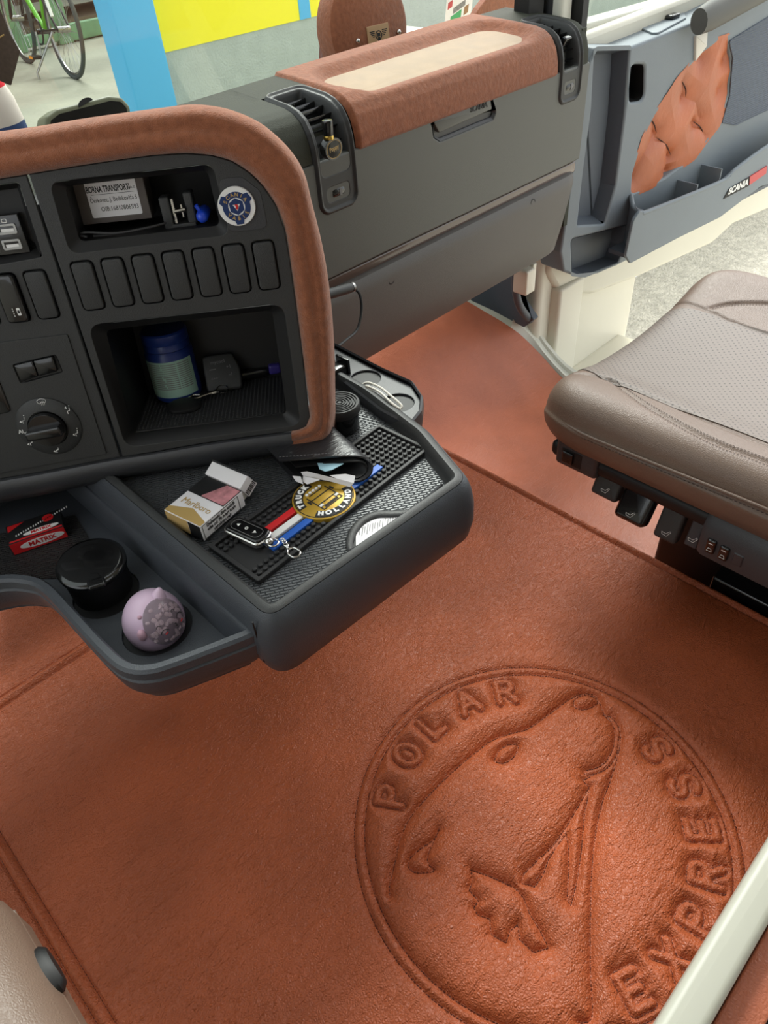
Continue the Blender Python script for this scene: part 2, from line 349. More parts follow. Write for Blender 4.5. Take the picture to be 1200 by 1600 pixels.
# ------------------------------------------------------------------ the setting: cab shell
def slab(name, x0, x1, y0, y1, z0, z1, m, r=0.0):
    mb = MB(); mb.box(HF, x0, x1, y0, y1, z0, z1, r); return tag(mb.obj(name, m), kind='structure')
slab('floor', -0.75, 1.36, -1.15, 1.62, -0.20, -0.16, M['carpet'])
mb = MB(); mb.box(HF, -0.20, 0.915, -1.1, 1.10, -0.158, -0.012); tag(mb.obj('trim_1', M['carpet']), kind='structure')
slab('wall_back', -0.8, 1.55, -1.22, -1.16, -0.2, 1.75, M['roof'])
mb = MB(); mb.box(HF, -0.85, -0.78, -1.16, 1.6, -0.2, 0.72); mb.box(HF, -0.85, -0.78, -1.16, -0.1, 0.72, 1.75); mb.box(HF, -0.85, -0.78, 1.1, 1.3, 0.72, 1.75)
tag(mb.obj('wall_left', M['roof']), kind='structure')
mb = MB(); mb.box(HF, 1.47, 1.53, -1.16, -0.12, -0.2, 1.75); mb.box(HF, 1.52, 1.58, 1.07, 1.6, -0.2, 0.60)
tag(mb.obj('wall_right', M['creamdull']), kind='structure')
mb = MB(); mb.plate(HF, [(-0.85, -1.2), (1.53, -1.2), (1.53, 0.75), (-0.85, 0.75)], [rr(0.40, -0.25, 0.9, 0.62, 0.05)], 1.75, 1.80)
tag(mb.obj('ceiling', M['roof']), kind='structure')
slab('wall_front', -0.85, 1.5, 1.58, 1.66, -0.2, 0.35, M['blackdeep'])
# windscreen
WS = Frame((0.35, 1.50, 0.64), (1, 0, 0), (0, -0.55, 1))
t = thing('window_1', None, None, (0.35, 1.5, 0.64), kind='structure')
MB().box(WS, -1.15, 1.10, -0.42, 1.25, 0, 0.005).obj('glass_pane', M['glass'], t)
# right-hand front pillar and window frame strips
mb = MB()
mb.prism(HF, [(1.405, 1.03), (1.44, 1.02), (1.46, 1.05), (1.41, 1.07)], 0.60, 1.6); tag(mb.obj('trim_2', M['blackdeep']), kind='structure')
#@@SILL
# door sill, step well and body side
mb = MB()
edge = [atz(x, y, z) for x, y, z in ((752, 478, 0.06), (776, 488, 0.03), (800, 505, 0.0), (828, 530, -0.05), (848, 556, -0.09), (872, 583, -0.12), (900, 603, -0.125))]
edge = edge+[np.array([1.44, 0.60, -0.125]), np.array([1.44, -0.2, -0.125])]
E2_ = catmull(edge[2:], 5)
rings = []
for p in E2_:
    q = np.array([1, 0.25]) if p[1] > 0.9 else np.array([1, 0.12]); q = q/np.linalg.norm(q)
    rings.append([np.array([p[0]+q[0]*d, p[1]+q[1]*d, z+p[2]+0.125]) for d, z in ((-0.03, -0.16), (-0.002, -0.128), (0.004, -0.116), (0.012, -0.118), (0.016, -0.124), (0.03, -0.124), (0.034, -0.116), (0.046, -0.116), (0.052, -0.13), (0.08, -0.17), (0.085, -0.26))])
mb.loft(rings, closed=False); tag(mb.obj('trim_3', M['creamdull']), kind='structure')
mb = MB()
mb.box(HF, 1.49, 1.95, -0.2, 1.02, -0.34, -0.24, 0.03); mb.box(HF, 1.60, 1.98, -0.2, 1.0, -0.75, -0.66, 0.03)
mb.box(HF, 1.475, 1.62, 1.0, 1.09, -0.75, 0.30, 0.02); mb.box(HF, 1.56, 1.64, -0.2, 1.0, -0.7, -0.25); mb.box(HF, 1.53, 1.64, 0.97, 1.03, -0.6, 0.07, 0.01)
mb.box(HF, 1.50, 2.0, 1.0, 1.1, -0.75, 0.05, 0.03)
tag(mb.obj('trim_4', M['cream']), kind='structure')
#@@DASH
# ------------------------------------------------------------------ dashboard (passenger side)
dash = thing('dashboard', 'wide charcoal truck dashboard with brown suede top tray, glove box and two air vents', 'dashboard', (1.05, 1.0, 0.23))
prof = [(0.90, 0.42), (0.90, 0.60), (0.902, 0.625), (0.908, 0.645), (0.918, 0.66), (0.932, 0.669), (0.952, 0.674), (1.0, 0.678), (1.06, 0.682), (1.105, 0.684)]
PF = resample(prof, 0.004); PS = np.r_[0, np.cumsum(np.linalg.norm(np.diff(PF, axis=0), axis=1))]
PN = np.gradient(PF, axis=0); PN = np.c_[-PN[:, 1], PN[:, 0]]; PN /= np.linalg.norm(PN, axis=1)[:, None]    # outward: -y / +z
def dsurf(x, s_, h=0.0):
    x, s_, h = np.broadcast_arrays(np.asarray(x, float), s_, h)
    y = np.interp(s_, PS, PF[:, 0])+h*np.interp(s_, PS, PN[:, 0]); z = np.interp(s_, PS, PF[:, 1])+h*np.interp(s_, PS, PN[:, 1])
    g = 1-0.16*np.clip((1.25-x)/0.6, 0, 1)**1.3
    y = np.where(y > 0.93, 0.93+(y-0.93)*g, y)
    return np.stack([x, y, z], -1)
def sdrb(x, y, cx, cy, hx, hy, r):
    qx = np.abs(x-cx)-hx+r; qy = np.abs(y-cy)-hy+r
    return np.hypot(np.maximum(qx, 0), np.maximum(qy, 0))+np.minimum(np.maximum(qx, qy), 0)-r
def sst(e0, e1, x): t_ = np.clip((x-e0)/(e1-e0), 0, 1); return t_*t_*(3-2*t_)
S_T = 0.18                                       # arclength where the front face ends
SMAX = PS[-1]
# black top panel with end returns
def strip(x0, x1, s0, s1, nx, ns, hfn):
    X, S_ = np.meshgrid(np.linspace(x0, x1, nx), np.linspace(s0, s1, ns), indexing='ij'); return dsurf(X, S_, hfn(X, S_))
mb = MB(); mb.grid(strip(-0.45, 0.716, S_T+0.006, SMAX, 40, 60, lambda X, S: 0*X)); mb.grid(strip(0.700, 0.812, 0.345, SMAX, 12, 20, lambda X, S: 0*X)); mb.grid(strip(1.325, 1.416, 0.333, SMAX, 12, 20, lambda X, S: 0*X)); mb.grid(strip(0.792, 1.337, S_T, SMAX, 40, 60, lambda X, S: 0*X-0.022))
mb.grid(strip(1.412, 1.44, S_T-0.0, SMAX, 8, 60, lambda X, S: -0.02*sst(1.428, 1.442, X)**2))
mb.box(HF, -0.45, 1.44, 0.93, 1.05, 0.30, 0.64)
mb.box(HF, 1.425, 1.438, 0.915, 1.10, 0.28, 0.66)
mb.loft([[dsurf(x, SMAX, -0.0005), dsurf(x, SMAX, -0.012)+np.array([0, 0.006, 0]), dsurf(x, SMAX, -0.3)] for x in np.linspace(-0.45, 1.43, 40)], closed=False)
mb.obj('top_panel', M['dashtop'], dash)
# suede cover with sunken tray
def hs(X, S):
    d = sdrb(X, S, 1.072, 0.322, 0.243, 0.074, 0.060)
    return 0.005-0.016*(1-sst(-0.026, 0.006, d))-0.007*sst(0.255, 0.262, np.abs(X-1.068)) - 0.006*(1-sst(S_T, S_T+0.006, S))
SX, SS_ = np.meshgrid(np.linspace(0.806, 1.330, 230), np.linspace(S_T-0.001, SMAX-0.001, 150), indexing='ij')
mb = MB(); mb.grid(dsurf(SX, SS_, hs(SX, SS_))); mb.obj('suede_cover', M['suede'], dash)
mb = MB(); X2, S2 = np.meshgrid(np.linspace(0.845, 1.305, 40), np.linspace(0.268, 0.422, 30), indexing='ij')
L_ = rr(1.072, 0.322, 0.444, 0.106, 0.038, 8)
mb.loft([[dsurf(a, b, -0.0095) for a, b in L_], [dsurf(1.075+(a-1.075)*.5, 0.322+(b-0.322)*.5, -0.009) for a, b in L_]]).obj('tray_lit_patch', M['suede_lit'], dash)  # paler patch paints the light falling on the tray floor
# glove box door
GL = Frame((0, 0.90, 0), (1, 0, 0), (0, 0, 1))
gd = MB(); la = GL.pxs([(675, 190), (766, 151), (774, 176), (770, 186), (688, 220), (679, 214)])
hole = rp(la, 0.004, 3)
gd.plate(GL, rp([(0.55, 0.424), (1.438, 0.424), (1.440, 0.605), (0.55, 0.605)], 0.008), [off(hole, 0.001)], -0.012, 0.0, 0.003)
gdo = gd.obj('glove_box_door', M['glove'], dash)
MB().recess(GL, off(hole, 0.001), off(hole, -0.003), 0.004, 0.006, 0.0).obj('latch_recess', M['lip'], gdo)
MB().prism(GL, off(rp(GL.pxs([(676, 190), (766, 152), (769, 171), (686, 208)]), 0.003, 3), -0.0005), -0.010, 0.0005, 0.0015).obj('latch_handle', M['glove'], gdo)
p = GL.px(748, 166); MB().text(GL.sub(p[0], p[1]-0.001, 0.001, -0.02), 'SCANIA', 0.013, bold=0.0003).obj('lettering', M['blacktext'], gdo)
# accent strip + lower panel
MB().box(GL, 0.55, 1.435, 0.397, 0.421, -0.02, -0.006, 0.004).obj('accent_strip', M['accent'], dash)
lp = MB(); sec = [(-0.10, 0.405), (-0.01, 0.405), (0.004, 0.402), (0.010, 0.393), (0.011, 0.38), (0.004, 0.30), (-0.004, 0.245), (-0.012, 0.235), (-0.10, 0.232)]
xs = list(np.linspace(0.55, 1.36, 12))+[1.38, 1.395, 1.402]
lp.loft([[GL.P(x+(0.03*(z-0.24)/0.16 if x > 1.3 else 0), z, h - (0.02*max(0, (x-1.37)/0.032)**2)) for h, z in sec] for x in xs])
lpo = lp.obj('lower_panel', M['lower'], dash)
for q in ((611, 437), (832, 317)):
    a, b = GL.px(*q, 0.009); 
    MB().lathe(GL.sub(a, b, 0.0085), [(0.0075, 0.0), (0.0085, 0.0018), (0.0065, 0.0022), (0.0055, 0.0005), (0.0001, 0.0004)], 20).obj('screw_hole', M['blackdeep'], lpo)
MB().box(HF, 0.75, 0.90, 0.94, 1.0, 0.225, 0.232, 0.002).obj('foot_lamp', M['lip'], lpo)
# air vents
def vent(xc, hw, s0, s1, yaw=0.0, knob=False):
    c = (s0+s1)/2; hl = (s1-s0)/2
    def hv(X, S):
        d = sdrb(X, S, xc, c, hw, hl, 0.020)
        h = 0.004*(1-sst(-0.004, 0.0, d)) - 0.010*sst(0.0, 0.003, d)
        h = h - 0.0035*(1-sst(-0.009, -0.005, d))*1.0
        d2 = sdrb(X, S, xc, s0+0.055+(s1-s0-0.067)/2, hw-0.012, (s1-s0-0.067)/2, 0.010)
        h = h - 0.026*(1-sst(-0.009, 0.0, d2))
        d3 = sdrb(X, S, xc, s0+0.028, hw-0.018, 0.012, 0.008)
        return h - 0.008*(1-sst(-0.006, 0.0, d3))
    m_ = 0.0025
    v = MB().grid(strip(xc-hw-m_, xc+hw+m_, s0-m_, s1+m_, 76, int((s1-s0)/0.0014), hv)).obj('air_vent', M['black'], dash, 60)
    sa = s0+0.062; n_ = 7
    for k in range(n_):
        ss = sa+(s1-0.018-sa)*(k+0.5)/n_
        p0 = dsurf(xc-hw+0.016, ss, -0.016); p1 = dsurf(xc+hw-0.016, ss, -0.016)
        MB().tube([p0, p1], 0.0018, 8, squash=4.0, up=tuple(dsurf(xc, ss, 1.0)-dsurf(xc, ss, 0.0))).obj('slat', M['glossblack'], v)
    pm = dsurf(xc, s0+0.028, -0.004); nn = np.array([0, -1.0, 0]); wf = Frame(pm, (0, 0, 1), (0, -1, 0))
    MB().lathe(Frame(pm+np.array([-0.012, 0.004, 0]), (0, 1, 0), (0, 0, 1)), [(0.009, 0), (0.0098, 0.002), (0.0098, 0.022), (0.009, 0.024)], 24).obj('thumb_wheel', M['glossblack'], v)
    MB().box(Frame(pm, (1, 0, 0), (0, 0, 1)), 0.001, 0.006, -0.005, 0.005, 0.005, 0.0062).obj('wheel_mark', M['greytext'], v)
    if knob:
        p0 = dsurf(xc+0.004, sa+0.05, -0.012)
        MB().box(Frame(p0, (1, 0, 0), (0, -0.5, 1)), -0.011, 0.011, -0.008, 0.010, -0.002, 0.008, 0.003).obj('slat_tab', M['glossblack'], v)
    return v
vent(0.760, 0.042, 0.105, 0.352)
vent(1.375, 0.037, 0.125, 0.340, knob=True)
#@@CONSOLE
# ------------------------------------------------------------------ centre console
CU = np.array([0.78587, -0.61839, 0.0]); CV = np.array([-0.0849, -0.1079, -0.9905])
CN = Frame(EYE + ray(270, 580)*0.8, CU, -CV)
con = thing('centre_console', 'black dashboard console facing the driver, edged with a wide brown suede band', 'console', frame=CN)
fr_px = [(-330, 340), (-83, 300), (0, 279), (60, 269), (120, 259), (180, 250), (240, 242), (290, 239), (330, 242), (362, 251), (390, 269), (412, 291), (432, 321), (446, 359), (454, 409), (463, 474), (472, 544), (480, 609), (485, 652), (478, 670), (455, 675), (390, 683), (315, 694), (240, 707), (175, 717), (120, 727), (60, 739), (0, 749), (-83, 767), (-330, 823)]
FL = CN.pxs(fr_px)
AD = -0.0835
def clip_left(L_, a0, keep_right):
    o = []; n = len(L_)
    for i in range(n):
        p, q = L_[i], L_[(i+1) % n]; ip = (p[0] >= a0) == keep_right; iq = (q[0] >= a0) == keep_right
        if ip: o.append(p)
        if ip != iq: t_ = (a0-p[0])/(q[0]-p[0]); o.append((a0, p[1]+t_*(q[1]-p[1])))
    return o
# right-hand fascia with its pockets
cub_o = rp([(-0.068, 0.134), (0.089, 0.135), (0.087, 0.200), (-0.066, 0.199)], 0.010); cub_i = rp([(-0.0575, 0.1425), (0.0815, 0.143), (0.0800, 0.194), (-0.0560, 0.1935)], 0.006)
sto_o = rp([(-0.075, -0.085), (0.1285, -0.084), (0.131, 0.060), (-0.073, 0.061)], 0.014); sto_i = rp([(-0.0660, -0.0765), (0.1140, -0.0735), (0.1175, 0.0505), (-0.0610, 0.0500)], 0.007)
SWC = [(-0.0608+0.0302*k, 0.1010) for k in range(7)]
sw_holes = [rr(a, b, 0.0232, 0.0502, 0.0058) for a, b in SWC]
fas = MB().plate(CN, off(clip_left(FL, AD+0.0007, True), -0.0006), [cub_o, sto_o]+sw_holes, -0.004, 0.0, 0.0009).obj('fascia', M['black'], con)
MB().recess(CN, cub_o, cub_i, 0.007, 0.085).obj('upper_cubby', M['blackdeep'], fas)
so = MB().recess(CN, sto_o, sto_i, 0.012, 0.125).obj('storage_box', M['blackdeep'], fas)  # interior coloured near black to stand for the shade inside
mb = MB()
for h_ in sw_holes: mb.recess(CN, h_, off(h_, -0.0006), 0.003, 0.005, -0.0005)
mb.obj('switch_sockets', M['blackdeep'], fas)
# fine recess around the badge area
MB().plate(CN, rp([(0.0895, 0.137), (0.1285, 0.137), (0.127, 0.172), (0.112, 0.186), (0.0895, 0.187)], 0.008), [], 0.0, 0.0006, 0.0003).obj('badge_panel', M['lip'], fas)
FR7 = Frame(CN.P(*SWC[0], 0), CN.ex, CN.ey)
def blank(a, b, par):
    return MB().prism(CN, rr(a, b, 0.0204, 0.0474, 0.0046), -0.003, 0.0028, 0.0014).obj('blank_switch', M['black'], par)
for a, b in SWC: blank(a, b, fas)
# left-hand fascia
usb_o = rp(CN.pxs([(-83, 300), (29, 285), (66, 401), (-83, 428)]), 0.003)
lsw = [(-0.1084, 0.0975), (-0.1386, 0.0975), (-0.1690, 0.0975)]
lh = [rr(a, b, 0.0232, 0.0502, 0.0058) for a, b in lsw]
lf = MB().plate(CN, off(clip_left(FL, AD-0.0007, False), -0.0006), [usb_o]+lh, -0.004, 0.0, 0.0009).obj('side_fascia', M['black'], con)
MB().recess(CN, usb_o, off(usb_o, -0.006), 0.010, 0.016).obj('socket_recess', M['blackdeep'], lf)
mb = MB()
for h_ in lh: mb.recess(CN, h_, off(h_, -0.0006), 0.003, 0.005, -0.0005)
mb.obj('switch_sockets', M['blackdeep'], lf)
blank(*lsw[0], lf); blank(*lsw[2], lf)
ls = MB().prism(CN, rr(lsw[1][0], lsw[1][1], 0.0212, 0.0482, 0.0048), -0.003, 0.0055, 0.0022).obj('lane_assist_switch', M['glossblack'], lf)
g = CN.sub(lsw[1][0]+0.002, lsw[1][1]-0.0125, 0.0056)
mb = MB()
mb.prism(g, rr(0.0022, 0, 0.0034, 0.0078, 0.001), 0, 0.0003)
for k in range(4): mb.box(g, -0.0034, -0.0028, -0.0045+k*0.0024, -0.0031+k*0.0024, 0, 0.0003)
mb.obj('lane_symbol', M['white'], lf); MB().prism(g, rr(0.0022, 0, 0.0022, 0.003, 0.0006), 0.0003, 0.0005).obj('lane_symbol_window', M['blacktext'], lf)
up = MB().box(CN, -0.30, CN.px(28, 360)[0]+0.002, CN.px(44, 394, -.01)[1], CN.px(26, 333, -.01)[1], -0.016, -0.007, 0.001).obj('usb_panel', M['glossblack'], lf)
MB().box(CN, -0.30, -0.135, CN.px(10, 326)[1], CN.px(0, 297)[1], -0.016, -0.008, 0.002).obj('card_slot_flap', M['glossblack'], lf)
for q in ((11, 358), (19, 382)):
    a, b = CN.px(*q, -0.007); u_ = CN.sub(a, b, -0.007)
    up_ = MB().plate(u_, rr(0, 0, 0.0185, 0.0098, 0.0022), [rr(0, 0, 0.0135, 0.0052, 0.0004)], 0, 0.0012, 0.0003).obj('usb_port', M['steel'], lf)
    MB().box(u_, -0.0062, 0.0062, -0.0026, 0.0003, 0.0, 0.0003).obj('port_tongue', M['white'], lf)
a, b = CN.px(6, 345, -0.007); MB().plate(CN.sub(a, b, -0.0069), rr(0, 0, 0.005, 0.0036, 0.001), [rr(0, 0, 0.0038, 0.0024, 0.0006)], 0, 0.0003).obj('port_symbol', M['white'], lf)
# climate panel
HPf = off(rp([(-0.30, -0.0925-0.010), (-0.0985, -0.0900), (-0.0965, 0.0545), (-0.30, 0.0545)], 0.002), 0)
rk = rp(CN.pxs([(20, 569), (88, 553), (99, 581), (33, 599)]), 0.003)
hp = MB().plate(CN, HPf, [rk], 0.0, 0.0016, 0.0005).obj('climate_panel', M['black'], con)
MB().recess(CN, rk, off(rk, -0.001), 0.001, 0.002, 0.0016).obj('rocker_socket', M['blackdeep'], hp)
for k in (0, 1):
    q = [[(22, 571), (51, 564), (60, 588), (33, 597)], [(52, 564), (82, 557), (90, 580), (61, 588)]][k]
    MB().prism(CN, rp(CN.pxs(q, 0.004), 0.0015), 0.0, 0.0055, 0.0015).obj('rocker_key', M['glossblack'], hp)
q = CN.px(0, 620); MB().prism(CN, rp([(q[0]-0.04, q[1]-0.022), (q[0]+0.0065, q[1]-0.018), (q[0]+0.0070, q[1]+0.027), (q[0]-0.04, q[1]+0.027)], 0.005), 0.0012, 0.003, 0.001).obj('side_key', M['glossblack'], hp)
kc = CN.px(77.5, 665); K = CN.sub(kc[0], kc[1], 0.0016)
MB().lathe(K, [(0.0352, 0), (0.0350, 0.0015), (0.031, 0.0042), (0.0215, 0.0055), (0.0205, 0.003)], 56).obj('dial_ring', M['black'], hp)
kn = MB().lathe(K, [(0.0198, 0.002), (0.0198, 0.010), (0.0188, 0.0115), (0.0001, 0.0118)], 48).obj('control_knob', M['glossblack'], hp)
ang = math.radians(4)
gf = K.sub(0, 0, 0.011, ang)
MB().prism(gf, rp([(-0.0205, -0.0050), (0.019, -0.0058), (0.019, 0.0058), (-0.0205, 0.0050)], 0.003), 0, 0.010, 0.002).obj('knob_grip', M['glossblack'], hp)
MB().box(K, -0.0232, -0.0196, -0.0016, 0.0004, 0.008, 0.0125).obj('knob_pointer', M['white'], hp)
# dial symbols: a seated figure with airflow arrows
class FS:
    def __init__(s, f, k): s.f = f; s.k = k; s.ex = f.ex; s.ey = f.ey
    def P(s, a, b, h=0.0): return s.f.P(a*s.k, b*s.k, h)
def fig(fr_, arrows, fan=False):
    mb = MB(); fr_ = FS(fr_, 1.45)
    if fan:
        mb.tube([fr_.P(*q, 0) for q in catmull([(-0.0032, 0.0012), (0, 0.0026), (0.0032, 0.0012), (0.0022, -0.0010), (0, -0.0002), (-0.0022, -0.0010)], 4, True)], 0.00028, 5, closed=True)
        for k in (-1, 0, 1): mb.tube([fr_.P(k*0.0012, 0.0006), fr_.P(k*0.0012+0.0004, -0.0010), fr_.P(k*0.0012, -0.0028)], 0.00022, 5)
        return mb
    mb.tube([fr_.P(0.0010, 0.0016), fr_.P(0.0004, -0.0008), fr_.P(-0.0014, -0.0010), fr_.P(-0.0016, -0.0032)], 0.00048, 5)
    mb.sphere(fr_.P(0.0015, 0.0030, 0.0002), 0.0006, n=5)
    for (x, y) in arrows: mb.add([fr_.P(x-0.0010, y, 0.0002), fr_.P(x+0.0006, y+0.0010, 0.0002), fr_.P(x+0.0006, y-0.0010, 0.0002)], [(0, 1, 2)])
    return mb
for (q, ar, fan) in (((65, 628), [], True), ((107, 640), [(-0.0014, 0.0020)], False), ((120, 675), [(-0.003, -0.0016)], False), ((90, 701), [(-0.0014, 0.0018), (-0.003, -0.0016)], False), ((49, 690), [(-0.003, -0.0016)], False), ((37, 655), [(-0.003, -0.0016)], False)):
    a, b = CN.px(*q, 0.006); fig(CN.sub(a, b, 0.0062, 0.1), ar, fan).obj('airflow_symbol', M['white'], hp)
a, b = CN.px(38, 674, 0.006); MB().text(CN.sub(a, b, 0.006), 'AUT', 0.0066, bold=0.0001).obj('lettering', M['white'], hp)
# suede band
inner = [(-330, 332), (-83, 292), (0, 280), (60, 270), (120, 260), (180, 251), (240, 243), (290, 240), (330, 243), (362, 252), (390, 270), (412, 292), (432, 322), (446, 360), (454, 410), (463, 475), (472, 545), (480, 610), (485, 648), (480, 664), (455, 675)]
outer = [(-330, 246), (-83, 214), (0, 205), (60, 197), (125, 186), (195, 176), (255, 168), (305, 163), (355, 170), (400, 188), (432, 212), (458, 240), (476, 272), (487, 315), (503, 380), (514, 445), (520, 520), (522, 600), (521, 655), (508, 690), (457, 703)]
inner = catmull(inner, 5); outer = catmull(outer, 5)
T = [(0, -0.006), (0.02, 0.002), (0.08, 0.008), (0.2, 0.0115), (0.34, 0.0120), (0.45, 0.0095), (0.54, 0.0070), (0.63, 0.0080), (0.76, 0.0075), (0.88, 0.003), (0.96, -0.008), (1.0, -0.02)]
rings = []
for pi_, po_ in zip(inner, outer):
    ring = [CN.at(pi_[0], pi_[1], -0.006)-CN.n*0.045]
    for t_, h_ in T:
        q = pi_+(po_-pi_)*t_; ring.append(CN.at(q[0], q[1], h_))
    last = ring[-1]; ring += [last - CN.n*0.012 + np.array([0, 0, -0.018]), last - CN.n*0.03 + np.array([0, 0, -0.026])]
    rings.append(ring)
mb = MB(); mb.loft(rings, closed=False)
e = rings[-1]; 
mb.obj('suede_band', M['suede'], con, 60)
# lower lip
lin = catmull([(-330, 822), (-83, 766), (0, 748), (60, 738), (120, 726), (175, 716), (240, 706), (315, 693), (390, 682), (456, 674)], 3)
lout = catmull([(-330, 866), (-83, 806), (0, 786), (60, 775), (125, 761), (185, 748), (250, 737), (325, 727), (400, 715), (460, 706)], 3)
rings = []
for a_, b_ in zip(lin, lout):
    ring = []
    for t_, h_ in ((0, -0.008), (0.03, 0.001), (0.12, 0.0055), (0.3, 0.008), (0.6, 0.008), (0.85, 0.003), (1, -0.006)):
        q = a_+(b_-a_)*t_; ring.append(CN.at(q[0], q[1], h_))
    ring += [ring[-1]-CN.n*0.10+CN.ey*0.004, ring[0]-CN.n*0.10]
    rings.append(ring)
mb = MB(); mb.loft(rings, closed=True); mb.obj('lower_lip', M['lip'], con, 50)
# closed back of the console
mb = MB(); bk = CN.pxs([(-300, 370), (300, 285), (400, 320), (430, 500), (450, 650), (-300, 785)], -0.13)
mb.prism(CN, bk, -0.20, -0.128); mb.obj('rear_housing', M['blackdeep'], con)
#@@CONITEMS
# ---- things in and on the console
# badge
bc = CN.px(370, 322, 0.001)
B = CN.sub(bc[0], bc[1], 0.0008, 0.05)
bd = thing('round_badge', 'round white and blue enamel badge beside the upper cubby of the console', 'badge', frame=B)
MB().lathe(B, [(0.0182, 0), (0.0182, 0.0018), (0.0176, 0.0026), (0.0001, 0.0027)], 48).obj('badge_disc', M['white'], bd)
mb = MB(); mb.plate(B, circ(0, 0, 0.0136, 40), [circ(0, 0, 0.0082, 32)], 0.0026, 0.0030)
for a_ in (150, 30, 270):
    q = math.radians(a_); c_, s_ = math.cos(q), math.sin(q)
    pts = [(0.0118, -0.0050), (0.0165, -0.0034), (0.0165, 0.0034), (0.0118, 0.0050)]
    mb.prism(B, [(x*c_-y*s_, x*s_+y*c_) for x, y in pts], 0.0026, 0.0031)
mb.plate(B, [(0.0078*math.cos(math.radians(a_)), 0.0078*math.sin(math.radians(a_))) for a_ in (-30, 30, 90, 150, 210, 270)], [[(0.0042*math.cos(math.radians(a_)), 0.0042*math.sin(math.radians(a_))) for a_ in (30, 150, 270)]], 0.0026, 0.0030)
mb.obj('emblem', M['navy'], bd)
MB().arctext(B.sub(0, 0, 0.0030), 'SCANIA', 0.0048, 0.0110, 150, 30, True, bold=0.0001).arctext(B.sub(0, 0, 0.0030), 'VABIS', 0.0048, 0.0110, 218, 322, False, bold=0.0001).obj('lettering', M['goldprint'], bd)
MB().prism(B, rp([(-0.0016, 0.0022), (0.0012, 0.0020), (0.0018, -0.0004), (0.0006, -0.0026), (-0.0012, -0.0020), (-0.0008, 0)], 0.0003), 0.0028, 0.0033).obj('centre_figure', M['red'], bd)
# card box in the cubby
KB = CN.sub(-0.0345-0.003, 0.1445, -0.045, 0.0)
q0 = CN.px(129, 352, -0.035); q1 = CN.px(238, 341, -0.035); q2 = CN.px(226, 295, -0.035)
KB = CN.sub(q0[0], q0[1], -0.035, math.atan2(q1[1]-q0[1], q1[0]-q0[0])); Wk = math.hypot(q1[0]-q0[0], q1[1]-q0[1]); Hk = 0.0455
bx = thing('small_box', 'small grey carton with a white printed company address label in the upper cubby', 'box', frame=KB)
MB().box(KB, 0, Wk, 0, Hk, -0.03, 0, 0.001).obj('carton', mat('ribbed_grey_card', srgb(92, 84, 80), 0.6, bump=[('lines', 200, 0.0005)]), bx)
lw0, lw1, lh0, lh1 = 0.0125, Wk-0.008, 0.0055, 0.0395
lb = MB().prism(KB, rr((lw0+lw1)/2, (lh0+lh1)/2, lw1-lw0, lh1-lh0, 0.002), 0, 0.0004).obj('label', M['paper'], bx)
cx = (lw0+lw1)/2
mb = MB(); mb.text(KB.sub(cx-0.003, 0.0315, 0.0004), 'BORNA TRANSPORTI', 0.0080, sx=0.56, bold=0.0002, ext=0.0001); mb.text(KB.sub(lw1-0.005, 0.0312, 0.0004), 'd.o.o.', 0.0042, ext=0.0001)
mb.box(KB, lw0+0.004, lw1-0.003, 0.0268, 0.0271, 0.0004, 0.0006)
mb.text(KB.sub(cx, 0.0216, 0.0004), 'Čerkovec, J. Bedekovića 5', 0.0060, sx=0.72, ext=0.0001); mb.text(KB.sub(cx+0.004, 0.0130, 0.0004), 'OIB:16810806593', 0.0060, sx=0.85, ext=0.0001)
mb.obj('lettering', M['blacktext'], bx)
# folded cable below the carton
pp = [CN.P(a, b, h) for a, b, h in ((-0.050, 0.1455, -0.01), (-0.058, 0.1475, -0.014), (-0.050, 0.1495, -0.012), (-0.02, 0.1465, -0.008), (0.012, 0.1485, -0.008), (0.028, 0.1500, -0.012), (0.012, 0.1475, -0.014), (-0.02, 0.1452, -0.012), (-0.045, 0.1450, -0.014))]
tag(MB().tube(catmull(pp, 6), 0.0012, 6).obj('folded_cable', M['rubber']), 'thin black folded cable lying under the labelled carton in the upper cubby', 'cable')
# black bracket with metal clip
cb = CN.px(277, 330, -0.02); Cq = CN.sub(cb[0], cb[1], -0.02)
br = thing('clip_bracket', 'black plastic bracket with a small chrome hinge, right of the labelled carton', 'bracket', frame=Cq)
mb = MB(); mb.box(Cq, -0.016, -0.006, -0.016, 0.014, -0.02, 0.0, 0.002); mb.box(Cq, 0.008, 0.017, -0.015, 0.016, -0.02, -0.002, 0.002); mb.box(Cq, -0.014, 0.016, -0.017, -0.012, -0.02, 0.0, 0.001); mb.obj('bracket_body', M['black'], br)
mb = MB(); mb.tube([Cq.P(-0.003, -0.011, 0), Cq.P(-0.003, 0.012, 0)], 0.0016, 8); mb.tube([Cq.P(-0.003, 0, 0), Cq.P(0.008, 0.001, 0)], 0.0022, 8); mb.tube([Cq.P(0.005, -0.006, 0), Cq.P(0.005, 0.006, 0)], 0.001, 8); mb.obj('hinge_pin', M['chrome'], br)
cb = CN.px(317, 336, -0.02); Cp = CN.P(cb[0], cb[1], -0.02)
bl = thing('blue_plug', 'bright blue capped plug lying at the right end of the upper cubby', 'plug', Cp)
MB().lathe(Frame(Cp, CN.ey, np.cross(CN.n, CN.ey)), [(0.0001, -0.018), (0.0062, -0.018), (0.0062, 0.006), (0.0052, 0.010), (0.003, 0.012), (0.0001, 0.0122)], 20).obj('plug_cap', M['bluegloss'], bl)
MB().tube([Cp+CN.ey*0.002+CN.n*0.004, Cp+CN.ey*0.011+CN.n*0.006-CN.ex*0.004], 0.0022, 8).obj('plug_tab', M['bluegloss'], bl)
